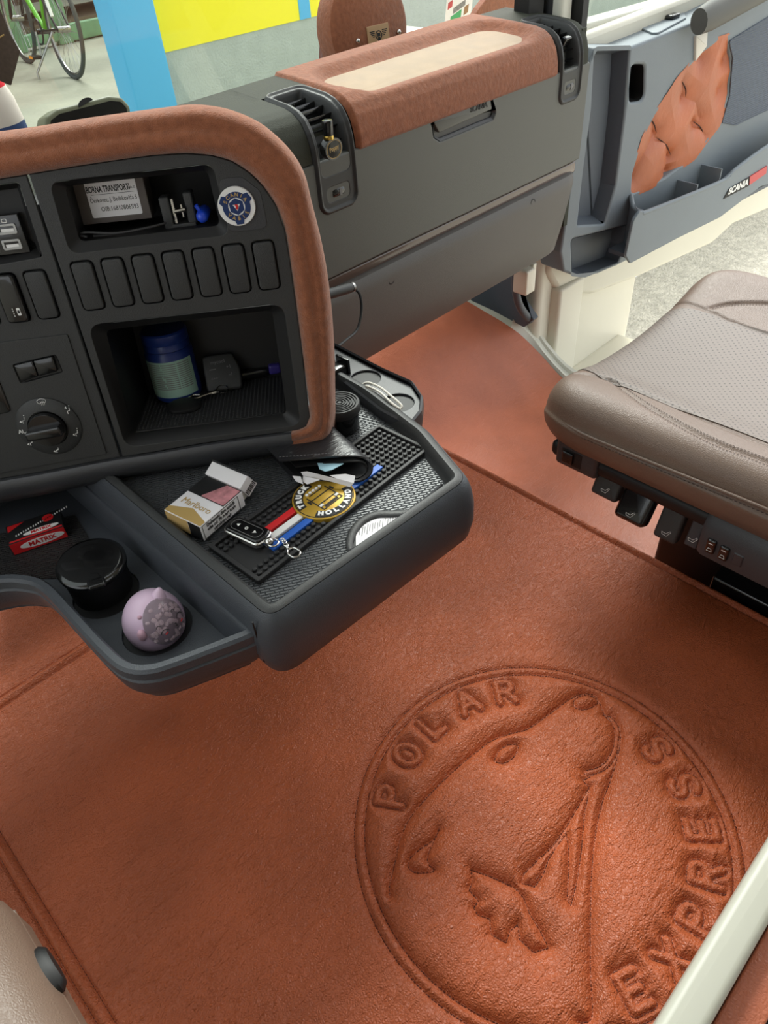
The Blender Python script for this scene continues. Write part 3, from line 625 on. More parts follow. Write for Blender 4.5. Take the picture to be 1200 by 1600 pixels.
# storage box contents
FLOORP = CN.P(0, -0.0745, 0); FN = CN.ey
def sfl(px, py): return hit(px, py, FLOORP, FN)
SF = Frame(CN.P(0, -0.0750, 0), CN.ex, -CN.n)           # local: a right, b inward, n up
mb = MB()
mt = thing('ribbed_mat', 'black pimpled rubber mat on the floor of the console storage box', 'mat', frame=SF)
MB().box(SF, -0.063, 0.112, 0.014, 0.122, 0.0, 0.0015).obj('mat_sheet', M['rubber'], mt)
mb = MB()
for i in range(38):
    for j in range(24):
        c = SF.P(-0.060+i*0.0046, 0.017+j*0.0044+(i % 2)*0.0022, 0.0015); r_ = 0.0015
        mb.add([c+SF.ex*r_, c+SF.ey*r_, c-SF.ex*r_, c-SF.ey*r_, c+SF.n*0.0012], [(0, 1, 4), (1, 2, 4), (2, 3, 4), (3, 0, 4)])
tag(mb.obj('pimples', M['rubber'], mt), kind='stuff')
tb = SF.o + 0*SF.n
q = sfl(277, 634); a_ = (q-SF.o)@SF.ex; b_ = (q-SF.o)@SF.ey + 0.030
TF = Frame(SF.P(a_, b_, 0.0028), SF.ex, SF.ey)
tub = thing('blue_tub', 'blue round screw-top tub with a pale mint text label in the storage box', 'tub', frame=TF)
MB().lathe(TF, [(0.026, 0), (0.0285, 0.002), (0.0290, 0.010), (0.0290, 0.060), (0.0265, 0.064)], 40).obj('tub_body', M['tubblue'], tub)
MB().lathe(TF, [(0.0262, 0.064), (0.0278, 0.065), (0.0278, 0.072), (0.0270, 0.073), (0.0278, 0.074), (0.0278, 0.084), (0.026, 0.086), (0.0001, 0.086)], 40).obj('screw_lid', M['tubblue'], tub)
def cyl_patch(fr_, R_, a0, a1, z0, z1, n=24):
    return MB().loft([[fr_.P(R_*math.cos(a), R_*math.sin(a), z) for z in (z0, z1)] for a in np.linspace(math.radians(a0), math.radians(a1), n)], closed=False)
cyl_patch(TF, 0.0293, 205, 335, 0.008, 0.054).obj('text_label', M['mint'], tub)
mb = MB()
for k in range(13):
    z = 0.050-k*0.0026
    for (x0, x1) in ((212, 250+random.random()*8), (254+random.random()*6, 290), (293, 325)):
        mb.loft([[TF.P(0.02945*math.cos(a), 0.02945*math.sin(a), zz) for zz in (z, z+0.0011)] for a in np.linspace(math.radians(x0), math.radians(x1), 6)], closed=False)
mb.obj('label_print', M['greytext'], tub)
# car key with clip
q = sfl(352, 612); KF = Frame(q+SF.n*0.002, SF.ex, SF.ey).sub(0, 0.004, 0.004, 0.15)
ky = thing('remote_key', 'chunky black remote key with small white button symbols beside the blue tub', 'key', frame=KF)
tilt = Frame(KF.P(0, 0.004, 0.012), KF.ex, KF.ey*0.55+KF.n*0.85)
MB().prism(tilt, rp([(-0.022, -0.018), (0.022, -0.020), (0.024, 0.006), (0.018, 0.026), (-0.020, 0.027)], 0.006), -0.006, 0.007, 0.003).obj('key_body', M['black'], ky)
mb = MB(); mb.text(tilt.sub(-0.002, 0.017, 0.007), 'mycool', 0.006, ext=0.0001)
mb.text(tilt.sub(0.010, 0.009, 0.007), '+1', 0.006, ext=0.0001); mb.text(tilt.sub(0.011, -0.001, 0.007), '-1', 0.006, ext=0.0001); mb.text(tilt.sub(-0.010, -0.003, 0.007), '<+>', 0.005, ext=0.0001); mb.box(tilt, -0.014, -0.006, 0.008, 0.009, 0.007, 0.0072)
mb.obj('button_symbols', M['greytext'], ky)
q = sfl(318, 628)
cc = thing('trigger_clip', 'small chrome trigger clip on a ring in front of the blue tub', 'clip', q)
CF = Frame(q+SF.n*0.009, SF.ex*0.97+SF.ey*0.2, SF.ey)
MB().tube([CF.P(x, y, 0) for x, y in catmull([(-0.002, 0.003), (-0.010, 0.006), (-0.016, 0.0), (-0.012, -0.006), (-0.004, -0.004), (0.004, -0.001), (0.012, 0.001)], 5)], 0.0013, 8).obj('hook', M['chrome'], cc)
MB().tube([CF.P(0.012, 0.001), CF.P(0.017, 0.002), CF.P(0.020, 0.003)], [0.0025, 0.003, 0.002], 8).obj('swivel', M['chrome'], cc)
MB().tube([CF.P(0.026+0.007*math.cos(a), 0.006+0.007*math.sin(a), 0.002*math.sin(a)) for a in np.linspace(0, 2*PI, 20)[:-1]], 0.0009, 6, closed=True).obj('split_ring', M['chrome'], cc)
q = sfl(290, 640)
FB = Frame(q+SF.n*0.002, SF.ex, SF.ey*0.95+SF.n*0.15)
tag(MB().lathe(FB, [(0.0001, 0), (0.019, 0.0), (0.021, 0.003), (0.020, 0.006), (0.015, 0.0075), (0.0001, 0.008)], 36, 1.0, 0.72).obj('key_tag', M['blackdeep']), 'flat oval black key tag lying in front of the blue tub', 'key tag')
q = sfl(402, 600)
lt = thing('lighter', 'black pocket lighter with a violet end lying behind the remote key', 'lighter', q)
LF = Frame(q+SF.ey*0.012, SF.ex*0.98+SF.ey*0.12, SF.ey)
MB().box(LF, -0.028, 0.016, -0.006, 0.006, 0.004, 0.016, 0.004).obj('lighter_body', M['glossblack'], lt)
MB().box(LF, 0.0165, 0.032, -0.0065, 0.0065, 0.006, 0.019, 0.003).obj('lighter_end', mat('violet_plastic', srgb(60, 50, 130), 0.3), lt)
#@@DRAWER
# ------------------------------------------------------------------ table drawer
DO = rp([(0.203, 0.95), (0.203, 0.408), (0.485, 0.398), (0.525, 0.500), (0.546, 0.62), (0.560, 0.95)], [0.004, 0.022, 0.028, 0.12, 0.1, 0.004], 8)
dr = thing('table_drawer', 'large dark grey pull-out tray under the console with a rounded black rim', 'tray', (0.37, 0.6, 0.325))
def rg(loop, z): return [np.array([a, b, z]) for a, b in loop]
mb = MB(); mb.loft([rg(off(DO, -0.004), 0.4195), rg(off(DO, 0.0), 0.4150), rg(off(DO, 0.003), 0.409), rg(off(DO, 0.006), 0.400), rg(off(DO, 0.009), 0.382), rg(off(DO, 0.009), 0.360), rg(off(DO, 0.004), 0.338), rg(off(DO, -0.008), 0.323), rg(off(DO, -0.028), 0.314)], cap0=False)
db = mb.obj('drawer_body', M['grey'], dr)
mb = MB(); mb.loft([rg(off(DO, -0.0045), 0.4180), rg(off(DO, -0.0045), 0.4200), rg(off(DO, -0.008), 0.4225), rg(off(DO, -0.013), 0.4225), rg(off(DO, -0.0165), 0.4190), rg(off(DO, -0.0185), 0.4120), rg(off(DO, -0.020), 0.4060), rg(off(DO, -0.022), 0.4040)], cap0=False, cap1=False)
mb.obj('drawer_rim', M['black'], dr)
mb = MB(); mb.loft([rg(off(DO, -0.015), 0.400), rg(off(DO, -0.015), 0.4045)]); mb.obj('drawer_liner', M['weave'], dr)
# pull cut-out: flat black sheet paints the slot's shade, edged by a dark lip
lipc = [(548, 862), (546, 848), (552, 830), (566, 814), (588, 804), (612, 803), (640, 800), (664, 786), (690, 757)]
pts = [atz(x, y, 0.4065) for x, y in lipc]; pc = catmull(pts, 6)
MB().tube(pc, [0.002+0.0035*math.sin(PI*i/(len(pc)-1))**0.5 for i in range(len(pc))], 10, squash=0.5, up=(0, 0, 1)).obj('pull_lip', M['black'], dr)
lo = [tuple(p[:2]) for p in pc]+[tuple(atz(x, y, 0.4065)[:2]) for x, y in ((690, 765), (640, 806), (590, 840), (560, 862))]
MB().prism(HF, lo, 0.4045, 0.4052).obj('pull_slot_shade', M['blackdeep'], dr)
MB().tube(catmull([atz(x, y, 0.412) for x, y in ((546, 862), (575, 846), (620, 815), (665, 780), (690, 758))], 5), 0.003, 8, squash=0.6).obj('slot_edge', M['lip'], dr)
# seam line on the body corner
MB().tube([np.array([0.196, 0.425, z]) for z in (0.413, 0.40, 0.385, 0.37, 0.35)], 0.0009, 5).obj('body_seam', M['blackdeep'], dr)
# body below: pedestal to the floor
slab('trim_5', 0.12, 0.62, 1.12, 1.2, -0.16, 0.33, M['blackdeep'])
# paper slip in the pull slot
rc = thing('paper_slip', 'white printed paper slip showing in the pull slot at the front of the tray', 'paper', atz(610, 830, 0.405))
pl = [tuple(atz(x, y, 0.4065)[:2]) for x, y in ((556, 853), (556, 833), (570, 817), (590, 808), (636, 806), (668, 786), (655, 796), (600, 832))]
MB().prism(HF, pl, 0.4053, 0.4058).obj('slip_sheet', M['paper'], rc)
mb = MB()
for k in range(9):
    p0 = atz(566+k*8, 838-k*3.3, 0.4059); 
    f_ = Frame(p0, (0.75, 0.66, 0), (-0.66, 0.75, 0)); mb.box(f_, 0, 0.010+0.008*random.random(), 0, 0.0009, 0, 0.0002)
    mb.box(f_, 0.002, 0.012, 0.003, 0.0038, 0, 0.0002)
mb.obj('slip_print', M['greytext'], rc)
#@@LEDGE
# ------------------------------------------------------------------ left ledge tray
LO = [(-0.20, 0.90), (-0.20, 0.735), (-0.02, 0.735), (0.045, 0.70), (0.070, 0.672), (0.078, 0.645), (0.079, 0.593), (0.080, 0.52), (0.085, 0.488), (0.100, 0.468), (0.125, 0.455), (0.186, 0.432), (0.2025, 0.427), (0.2025, 0.90)]
LO = [tuple(p) for p in catmull(LO[2:12], 4)]; LO = [(-0.20, 0.90), (-0.20, 0.745)]+LO+[(0.2025, 0.427), (0.2025, 0.90)]
lg = thing('side_tray', 'slate grey open side tray with curved rim and cup wells, left of the large tray', 'tray', (0.1, 0.6, 0.32))
LZ = 0.392
mb = MB(); mb.loft([rg(off(LO, -0.013), 0.334), rg(off(LO, -0.0115), LZ-0.004), rg(off(LO, -0.009), LZ), rg(off(LO, -0.003), LZ), rg(LO, LZ-0.003), rg(off(LO, 0.0005), LZ-0.012), rg(off(LO, -0.0015), LZ-0.0135), rg(off(LO, 0.001), LZ-0.016), rg(off(LO, -0.002), 0.355), rg(off(LO, -0.010), 0.340), rg(off(LO, -0.02), 0.336)], cap0=False)
mb.obj('tray_shell', M['grey'], lg)
cupA = (atz(243, 985, 0.345)[0]+0.004, atz(243, 985, 0.345)[1]+0.004); cupB = tuple(atz(165, 925, 0.345)[:2])
fl = off(LO, -0.012)
mb = MB(); mb.plate(HF, fl, [circ(*cupA, 0.0375, 32), circ(*cupB, 0.037, 32)], 0.338, 0.343, 0.0008); mb.obj('tray_floor', M['grey'], lg)
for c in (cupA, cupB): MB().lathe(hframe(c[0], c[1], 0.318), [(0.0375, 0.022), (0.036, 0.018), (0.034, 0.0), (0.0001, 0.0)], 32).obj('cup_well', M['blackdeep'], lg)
ml = [tuple(atz(x, y, 0.343)[:2]) for x, y in ((-40, 930), (50, 905), (95, 905), (155, 868), (118, 805), (-40, 845))]
MB().prism(HF, ml, 0.343, 0.3445).obj('tray_liner', M['weaveblack'], lg)
# black jar with flip lid
JF = hframe(cupB[0]+0.002, cupB[1]+0.012, 0.3185, 0.4)
jr = thing('black_jar', 'black round jar with a glossy flat flip lid standing in the left tray', 'jar', frame=JF)
MB().lathe(JF, [(0.030, 0), (0.0325, 0.003), (0.0345, 0.055), (0.0335, 0.058)], 40).obj('jar_body', M['blackdeep'], jr)
JL = Frame(JF.P(0, 0, 0.059), JF.ex, JF.ey+JF.n*0.08)
MB().lathe(JL, [(0.035, 0), (0.0378, 0.002), (0.0378, 0.006), (0.036, 0.008), (0.031, 0.0088), (0.0001, 0.0088)], 48).obj('jar_lid', M['glossblack'], jr)
MB().box(JL.sub(0.0, 0, 0, -2.3), 0.026, 0.041, -0.010, 0.010, 0.002, 0.0095, 0.003).obj('lid_latch', M['glossblack'], jr)
# matchbox style pack
p0 = atz(22, 868, 0.345); p1 = atz(108, 838, 0.345); d_ = p1-p0; L1 = np.linalg.norm(d_)
XF = Frame(p0, d_, np.cross((0, 0, 1), d_)); 
xb = thing('small_red_black_box', 'small red and black cardboard pack reading MATRIX in the left tray', 'box', frame=XF)
MB().box(XF, 0, L1, 0, 0.036, 0, 0.018, 0.0006).obj('pack_carton', M['blacktext'], xb)
mb = MB(); FR = Frame(XF.P(0, -0.0002, 0), XF.ex, XF.n); mb.box(FR, 0.001, L1-0.001, 0.0008, 0.0172, 0, 0.0004); mb.obj('red_side', M['red'], xb)
MB().prism(FR, circ(L1/2+0.004, 0.009, 0.026, 32, 0.0056), 0.0003, 0.0007).obj('white_oval', M['white'], xb)
MB().text(FR.sub(L1/2+0.004, 0.009, 0.0007), 'MATRIX', 0.0088, bold=0.0003, ext=0.0001).obj('red_lettering', M['red'], xb)
TF2 = Frame(XF.P(0, 0, 0.0181), XF.ex, XF.ey)
mb = MB(); mb.add([TF2.P(0.002, 0.004, 0), TF2.P(L1-0.002, 0.004, 0), TF2.P(L1-0.002, 0.001, 0), TF2.P(0.002, 0.001, 0)], [(0, 1, 2, 3)]); mb.prism(TF2, [(0.002, 0.022), (0.022, 0.034), (0.002, 0.034)], -0.0001, 0.0002); mb.prism(TF2, circ(L1-0.016, 0.026, 0.0068, 24), 0, 0.0003); mb.obj('red_top_print', M['red'], xb)
mb = MB()
for k in range(22):
    x = 0.010+k*0.003; y = 0.010+k*0.0011
    mb.box(TF2, x, x+0.0014, y, y+0.003, 0, 0.0003)
mb.prism(TF2, circ(L1-0.026, 0.0085, 0.021, 28, 0.0042), 0.0001, 0.0004); mb.obj('white_top_print', M['white'], xb)
MB().text(TF2.sub(L1-0.026, 0.0085, 0.0004), 'MATRIX', 0.0066, bold=0.0003, ext=0.0001).obj('top_lettering', M['red'], xb)
# lilac animal shaped holder
pc_ = np.array([cupA[0], cupA[1], 0.0])
ax = norm(EYE*0+np.array([0.15, -0.45, 0.55])); vx = norm(EYE-np.array([cupA[0], cupA[1], 0.36]))
PFm = Frame((cupA[0], cupA[1], 0.3185), _r, np.cross((0, 0, 1), _r))
UPt = norm(np.array([0, 0, 1.0])+0.35*vx*np.array([1, 1, 0])); 
hd = thing('cotton_swab_holder', 'pale lilac egg-shaped animal holder with a smoky window and tiny smiling face', 'holder', (cupA[0], cupA[1], 0.3185))
HC = np.array([cupA[0], cupA[1], 0.357])
def eggP(th, ph, k=1.0):   # th 0..pi from top, ph azimuth in frame
    r = 0.0325*k; z = math.cos(th); s_ = math.sin(th); rad = s_*(1.0+0.10*(-z))**1.0
    if z < 0: rad = (s_**0.55)*(1-0.12*z*z)
    return HC + r*rad*math.cos(ph)*_r0*1.0 + r*rad*math.sin(ph)*np.array([_r0[1]*-1, _r0[0], 0])*1.0 + np.array([0, 0, 1])*r*1.12*z
mb = MB(); n1, n2 = 28, 48
mb.loft([[eggP(max(PI*i/n1, 1e-3), 2*PI*j/n2) for j in range(n2)] for i in range(n1+1)])
mb.obj('holder_body', M['pink'], hd)
fd = norm(vx*1.0 + _r0*0.40 - np.array([0, 0, 0.24]))         # window direction
wc = HC+fd*0.0335; WF = Frame(wc, norm(np.cross((0, 0, 1), fd)), np.cross(fd, norm(np.cross((0, 0, 1), fd))))
def onegg(x, y, lift):       # project a window point on the body
    p = HC+fd*0.0335+WF.ex*x+WF.ey*y-HC; d = norm(p); lo_, hi_ = 0.015, 0.06
    z = d[2]; th = math.acos(max(-1, min(1, z)));
    best = None
    for kk in range(24):
        m_ = (lo_+hi_)/2; q = d*m_; zz = q[2]/(0.0335*1.12)
        if abs(zz) >= 1: hi_ = m_; continue
        t_ = math.acos(zz); s_ = math.sin(t_); rad = s_*(1.0+0.10*(-zz)) if zz >= 0 else (s_**0.55)*(1-0.12*zz*zz)
        if math.hypot(q[0], q[1]) > 0.0335*rad: hi_ = m_
        else: lo_ = m_
    return HC+d*(lo_+lift)
rings = [[onegg(0.0300*k*math.cos(a), 0.0330*k*math.sin(a)*(1.0 if math.sin(a) < 0 else 1.08), l) for a in np.linspace(0, 2*PI, 41)[:-1]] for k, l in ((1.02, -0.0005), (0.98, 0.0012), (0.7, 0.0030), (0.35, 0.0040), (0.02, 0.0044))]
MB().loft(rings, cap0=False).obj('clear_window', M['smoked'], hd)
rings = [[onegg(0.0294*k*math.cos(a), 0.0325*k*math.sin(a)*(1.0 if math.sin(a) < 0 else 1.08), l) for a in np.linspace(0, 2*PI, 41)[:-1]] for k, l in ((1.0, 0.0001), (0.6, 0.0002), (0.02, 0.0002))]
MB().loft(rings, cap0=False).obj('window_backing', mat('mauve_backing', srgb(128, 112, 122), 0.6), hd)  # one even mauve behind the swab tips
mb = MB()
for k in range(46):
    a = random.uniform(0, 2*PI); r_ = 0.025*math.sqrt(random.random()); x, y = r_*math.cos(a), r_*math.sin(a)*1.05-0.002
    p = onegg(x, y, -0.0002); p2 = onegg(x+random.uniform(-.004, .004), y+random.uniform(-.006, .006), -0.0004); mb.tube([p, (p+p2)/2, p2], [0.0018, 0.0027, 0.0018], 6)
mb.obj('cotton_swab_tips', M['cotton'], hd)
mb = MB()
for sx_ in (-0.008, 0.011):
    for (dx, dy, R_) in ((0, -0.003, 0.0042), (-0.003, 0.005, 0.0022)):
        mb.tube([onegg(sx_+dx+R_*math.cos(a), dy+(0.002 if sx_ > 0 else -0.002)+R_*math.sin(a), 0.0074) for a in np.linspace(0.3, PI-0.3, 8)], 0.00045, 5)
mb.tube([onegg(0.0028+0.0015*math.cos(a), -0.0035+0.0013*math.sin(a), 0.0074) for a in np.linspace(-1.8, 1.6, 8)], 0.00045, 5); mb.tube([onegg(0.0028+0.0015*math.cos(a), -0.0061+0.0013*math.sin(a), 0.0074) for a in np.linspace(-1.6, 1.8, 8)], 0.00045, 5)
mb.obj('painted_face', M['blacktext'], hd)
mb = MB()
for sx_ in (-0.0075, 0.012): mb.tube([onegg(sx_-0.001, -0.0072, 0.005), onegg(sx_+0.002, -0.0060, 0.005)], 0.0007, 5)
mb.obj('painted_cheeks', M['red'], hd)
for (q, nm) in (((253, 914), 'ear'), ):
    c = eggP(0.50, 0.35); d = norm(c-HC+np.array([0, 0, 0.01])); f_ = Frame(c-d*0.004, np.cross(d, (0, 1, 0)), np.cross(d, np.cross(d, (0, 1, 0))))
    mb = MB(); s_ = 1 if np.dot(f_.n, d) > 0 else -1; mb.lathe(f_, [(0.0085, 0), (0.006, 0.007*s_), (0.0025, 0.0125*s_), (0.0002, 0.0140*s_)], 20); mb.obj('ear', M['pink'], hd)
c = onegg(-0.040, 0.004, 0.0); MB().sphere(c, 0.0062, 0.75, 0.75, 1.2, 10).obj('paw', M['pinkdark'], hd)
c = onegg(-0.026, 0.030, 0.0); MB().sphere(c, 0.0022, n=8).obj('ear_nub', M['pinkdark'], hd)
#@@RCUP
# ------------------------------------------------------------------ right cup tray
RO = [tuple(atz(x, y, 0.42)[:2]) for x, y in ((551, 551), (600, 574), (645, 594), (661, 618), (659, 640), (640, 664), (595, 640), (530, 590))]
RO[0] = (0.595, 0.80); RO[-1] = (0.555, 0.80)
RO = rp(RO, [0.003, 0.05, 0.012, 0.012, 0.01, 0.004, 0.02, 0.003], 5)
rt = thing('cup_holder_tray', 'small dark grey two-cup holder tray beyond the large tray by the footwell', 'cup holder', (0.57, 0.65, 0.36))
c1 = atz(583, 600, 0.41)[:2]; c2 = atz(622, 632, 0.41)[:2]
c1 = (c1[0], c1[1]+0.015)
mb = MB(); mb.loft([rg(off(RO, -0.004), 0.418), rg(off(RO, -0.0025), 0.4205), rg(RO, 0.418), rg(off(RO, 0.001), 0.405), rg(off(RO, -0.003), 0.375), rg(off(RO, -0.015), 0.366)], cap0=False); mb.obj('tray_rim', M['lip'], rt)
mb = MB(); mb.plate(HF, off(RO, -0.003), [circ(c1[0], c1[1], 0.021, 28), circ(c2[0], c2[1], 0.021, 28)], 0.408, 0.413, 0.001); mb.obj('tray_deck', M['lip'], rt)
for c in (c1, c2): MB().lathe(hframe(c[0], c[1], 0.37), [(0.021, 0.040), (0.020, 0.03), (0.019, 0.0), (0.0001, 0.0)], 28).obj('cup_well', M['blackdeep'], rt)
cbl = [(562, 603, .418), (575, 598, .421), (595, 606, .423), (610, 618, .424), (622, 628, .423), (628, 636, .420), (618, 640, .417), (600, 628, .419), (582, 612, .421), (572, 603, .423), (592, 612, .425), (612, 630, .424), (625, 640, .419), (610, 636, .417), (588, 618, .420), (574, 608, .418)]
tag(MB().tube(catmull([atz(a, b, z) for a, b, z in cbl], 6), 0.0016, 7).obj('white_cable', M['offwhite']), 'coiled white charging cable lying in the small cup holder tray', 'cable')
# spiral-topped canister
c = atz(537, 630, 0.445); q_ = hframe(c[0], c[1]+0.008, 0.405)
cn = thing('round_canister', 'short black round canister with concentric ridges on its lid behind the wallet', 'canister', frame=q_)
MB().lathe(q_, [(0.020, 0), (0.022, 0.002), (0.022, 0.026)], 40).obj('canister_body', M['glossblack'], cn)
pr = [(0.0245, 0.026), (0.0252, 0.028), (0.0252, 0.036), (0.024, 0.038)]
for r_ in (0.021, 0.0175, 0.014, 0.0105, 0.007, 0.0035): pr += [(r_+0.0012, 0.038), (r_+0.0006, 0.0362), (r_-0.0006, 0.0362), (r_-0.0012, 0.038)]
MB().lathe(q_, pr+[(0.0001, 0.038)], 48).obj('ridged_lid', M['rubber'], cn)
# charging plug with cable
PG = Frame(GL.P(*GL.px(533, 455, 0.03), 0.03), (1, 0, 0), (0, 0, 1))
pl_ = thing('charger_plug', 'black charger plug with a thin black lead hanging at the console side', 'charger', frame=PG)
p0 = hit(505, 462, (0, 0.80, 0), np.array([0, 1.0, 0])); p1 = hit(549, 449, (0, 0.80, 0), np.array([0, 1.0, 0])); 
MB().tube([p0, p0+(p1-p0)*.9, p1], [0.0078, 0.0078, 0.0066], 20).obj('plug_body', M['black'], pl_)
MB().tube([p1, p1+(p1-p0)*0.07], 0.0072, 20).obj('plug_collar', M['steel'], pl_)
Y8 = np.array([0, 1.0, 0]); 
MB().tube(catmull([hit(x, y, (0, yy, 0), Y8) for x, y, yy in ((552, 450, .80), (562, 460, .79), (565, 485, .78), (558, 515, .77), (540, 532, .76), (522, 546, .75))], 6), 0.0022, 7).obj('plug_lead', M['blackdeep'], pl_)
# black clamp item beside the console
c = atz(533, 572, 0.43); fc = hframe(c[0], c[1]+0.01, 0.405)
cl = thing('small_clamp', 'small glossy black clamp with a chrome knob beside the suede band', 'clamp', frame=fc)
MB().box(fc, -0.014, 0.012, -0.010, 0.010, 0.0, 0.022, 0.003).box(fc, 0.010, 0.014, -0.013, 0.013, 0.0, 0.030, 0.0015).obj('clamp_body', M['glossblack'], cl)
MB().sphere(fc.P(-0.008, 0.002, 0.031), 0.007, n=10).obj('chrome_knob', M['chrome'], cl)
#@@TRAYITEMS
# ------------------------------------------------------------------ things on the drawer
TZ = 0.4046
mA = atz(405, 915, TZ); mB_ = atz(672, 706, TZ); LX = np.linalg.norm(mB_-mA)
MF = Frame(mA, mB_-mA, np.cross((0, 0, 1), mB_-mA)); MW = 0.083
bm_ = thing('bar_mat', 'long black studded rubber bar mat with gold truck roundel and three coloured stripes', 'rubber mat', frame=MF)
MB().plate(MF, rr(LX/2, MW/2, LX, MW, 0.003), [rr(LX/2, MW/2, LX-0.010, MW-0.010, 0.002)], 0, 0.0062, 0.001).obj('mat_border', M['rubber'], bm_)
MB().box(MF, 0.002, LX-0.002, 0.002, MW-0.002, 0, 0.0016).obj('mat_sheet', M['rubber'], bm_)
RC = MF.px(506, 778, 0.006); RAD = 0.0360
mb = MB()
nx, ny = 34, 9
for i in range(nx):
    for j in range(ny):
        x = 0.010+i*(LX-0.020)/(nx-1); y = 0.010+j*(MW-0.020)/(ny-1)
        if math.hypot(x-RC[0], y-RC[1]) < RAD+0.002: continue
        if 2 <= j <= 6 and abs(x-LX/2) < 0.13 and 0.012 < y < MW-0.012 and j in (3, 4, 5, 6, 2) and x < RC[0] and j < 7 and (0.020 < y < 0.064): continue
        mb.lathe(MF.sub(x, y, 0), [(0.0027, 0.0012), (0.0026, 0.0046), (0.0020, 0.0052), (0.0001, 0.0053)], 10)
tag(mb.obj('studs', M['rubber'], bm_), kind='stuff')
for (y, mt_, nm) in ((0.051, 'red', 'red_stripe'), (0.0385, 'white', 'white_stripe'), (0.026, 'blue', 'blue_stripe')):
    MB().box(MF, RC[0]-0.090, RC[0]-RAD*0.7, y-0.0044, y+0.0044, 0.0016, 0.0058, 0.0006).obj(nm, M[mt_], bm_)
MB().box(MF, RC[0]+RAD*0.7, RC[0]+0.082, 0.026-0.0044, 0.026+0.0044, 0.0016, 0.0058, 0.0006).obj('blue_stripe', M['blue'], bm_)
MB().box(MF, RC[0]+RAD*0.7, RC[0]+0.082, 0.051-0.0044, 0.051+0.0044, 0.0016, 0.0058, 0.0006).obj('red_stripe', M['red'], bm_)
Rf = MF.sub(RC[0], RC[1], 0.0016, 0.0)
MB().lathe(Rf, [(RAD, 0), (RAD, 0.0050), (RAD-0.0008, 0.0056), (0.0001, 0.0056)], 56).obj('gold_roundel', M['gold'], bm_)
mb = MB(); mb.plate(Rf, circ(0, 0, RAD-0.0018, 56), [circ(0, 0, RAD-0.0026, 56)], 0.0056, 0.0060)
def sector(R0, R1, a0, a1, n=24):
    A = np.radians(np.linspace(a0, a1, n)); return [(R1*math.cos(a), R1*math.sin(a)) for a in A]+[(R0*math.cos(a), R0*math.sin(a)) for a in A[::-1]]
mb.prism(Rf, sector(0.0235, RAD-0.0032, -152, -15), 0.0056, 0.0061); mb.prism(Rf, sector(0.0235, RAD-0.0032, 80, 172), 0.0056, 0.0061)
# truck front outline, seen square-on, turned with the roundel
Q = Rf.sub(0, 0, 0.0056, 0.0); KQ = 0.82
for (x0, x1, y0, y1) in ((-0.020, 0.020, 0.006, 0.0075), (-0.018, -0.0165, -0.018, 0.016), (0.0165, 0.018, -0.018, 0.016), (-0.0165, 0.0165, -0.0075, -0.006), (-0.018, 0.018, -0.0195, -0.018), (-0.012, 0.012, -0.017, -0.013), (-0.012, 0.012, 0.0155, 0.017), (-0.0225, -0.0195, 0.002, 0.010), (0.0195, 0.0225, 0.002, 0.010)):
    mb.box(Q, x0*KQ, x1*KQ, y0*KQ, y1*KQ, 0, 0.0005)
mb.obj('roundel_black_print', M['blacktext'], bm_)
mb = MB()
for k in range(5): mb.lathe(Q.sub(-0.010+k*0.005, 0.0170, 0), [(0.0019, 0), (0.0018, 0.0014), (0.0001, 0.0018)], 12)
for sx_ in (-1, 1): mb.box(Q, sx_*0.0118-0.0024, sx_*0.0118+0.0024, -0.0105, -0.0070, 0, 0.0014, 0.0004)
mb.arctext(Rf.sub(0, 0, 0.0061), 'HOLLAND', 0.0086, 0.0280, -141, -34, False, bold=0.0006, ext=0.0004)
mb.arctext(Rf.sub(0, 0, 0.0061), 'TRUCK', 0.0086, 0.0280, 164, 96, True, bold=0.0006, ext=0.0004)
mb.obj('roundel_white_print', M['white'], bm_)
# cigarette pack
p0 = atz(322, 852, TZ); p1 = atz(268, 818, TZ); W_ = 0.056
yd = norm(atz(398, 785, TZ)-p0); xd = norm(np.cross(yd, (0, 0, 1)))      # xd points right of the length
if np.dot(xd, p1-p0) > 0: xd = -xd
CFk = Frame(p0+np.array([0, 0, 0.0062]), -xd, yd)        # a: towards the left corner, b: along the pack
if CFk.n[2] < 0: CFk = Frame(p0+np.array([0, 0, 0.0062]), yd, -xd)
PK = Frame(p0+xd*0+np.array([0, 0, 0.0064]), xd, yd) if np.cross(xd, yd)[2] > 0 else None
PK = Frame(p0-xd*0.055+np.array([0, 0, 0.0064]), xd, yd)  # a 0..0.055 right, b 0..0.085 away
ck = thing('cigarette_pack', 'white and gold open cigarette pack with a warning picture, lying half on the bar mat', 'cigarette pack', frame=PK)
MB().box(PK, 0, 0.055, 0, 0.066, 0, 0.021, 0.0008).obj('pack_body', M['paper'], ck)
LD = Frame(PK.P(0, 0.064, 0.0), PK.ex, PK.ey*0.80+PK.n*0.42)
mb = MB(); mb.box(LD, 0.0005, 0.0545, 0.012, 0.030, 0.0, 0.022, 0.0006); mb.obj('flip_lid', M['paper'], ck)
MB().prism(PK, rp([(0.003, 0.064), (0.052, 0.064), (0.050, 0.076), (0.046, 0.080), (0.009, 0.080), (0.005, 0.076)], 0.003), 0.004, 0.0195).obj('inner_frame', M['offwhite'], ck)
MB().box(LD, 0.0005, 0.0545, 0.0285, 0.0305, 0.004, 0.0225).obj('lid_warning_bar', M['blacktext'], ck)
mb = MB(); T0 = PK.sub(0, 0, 0.0211)
MB().prism(T0, [(0.0005, 0.036), (0.0545, 0.036), (0.0545, 0.0655), (0.0005, 0.0655)], 0, 0.0002).obj('warning_panel', M['blacktext'], ck)
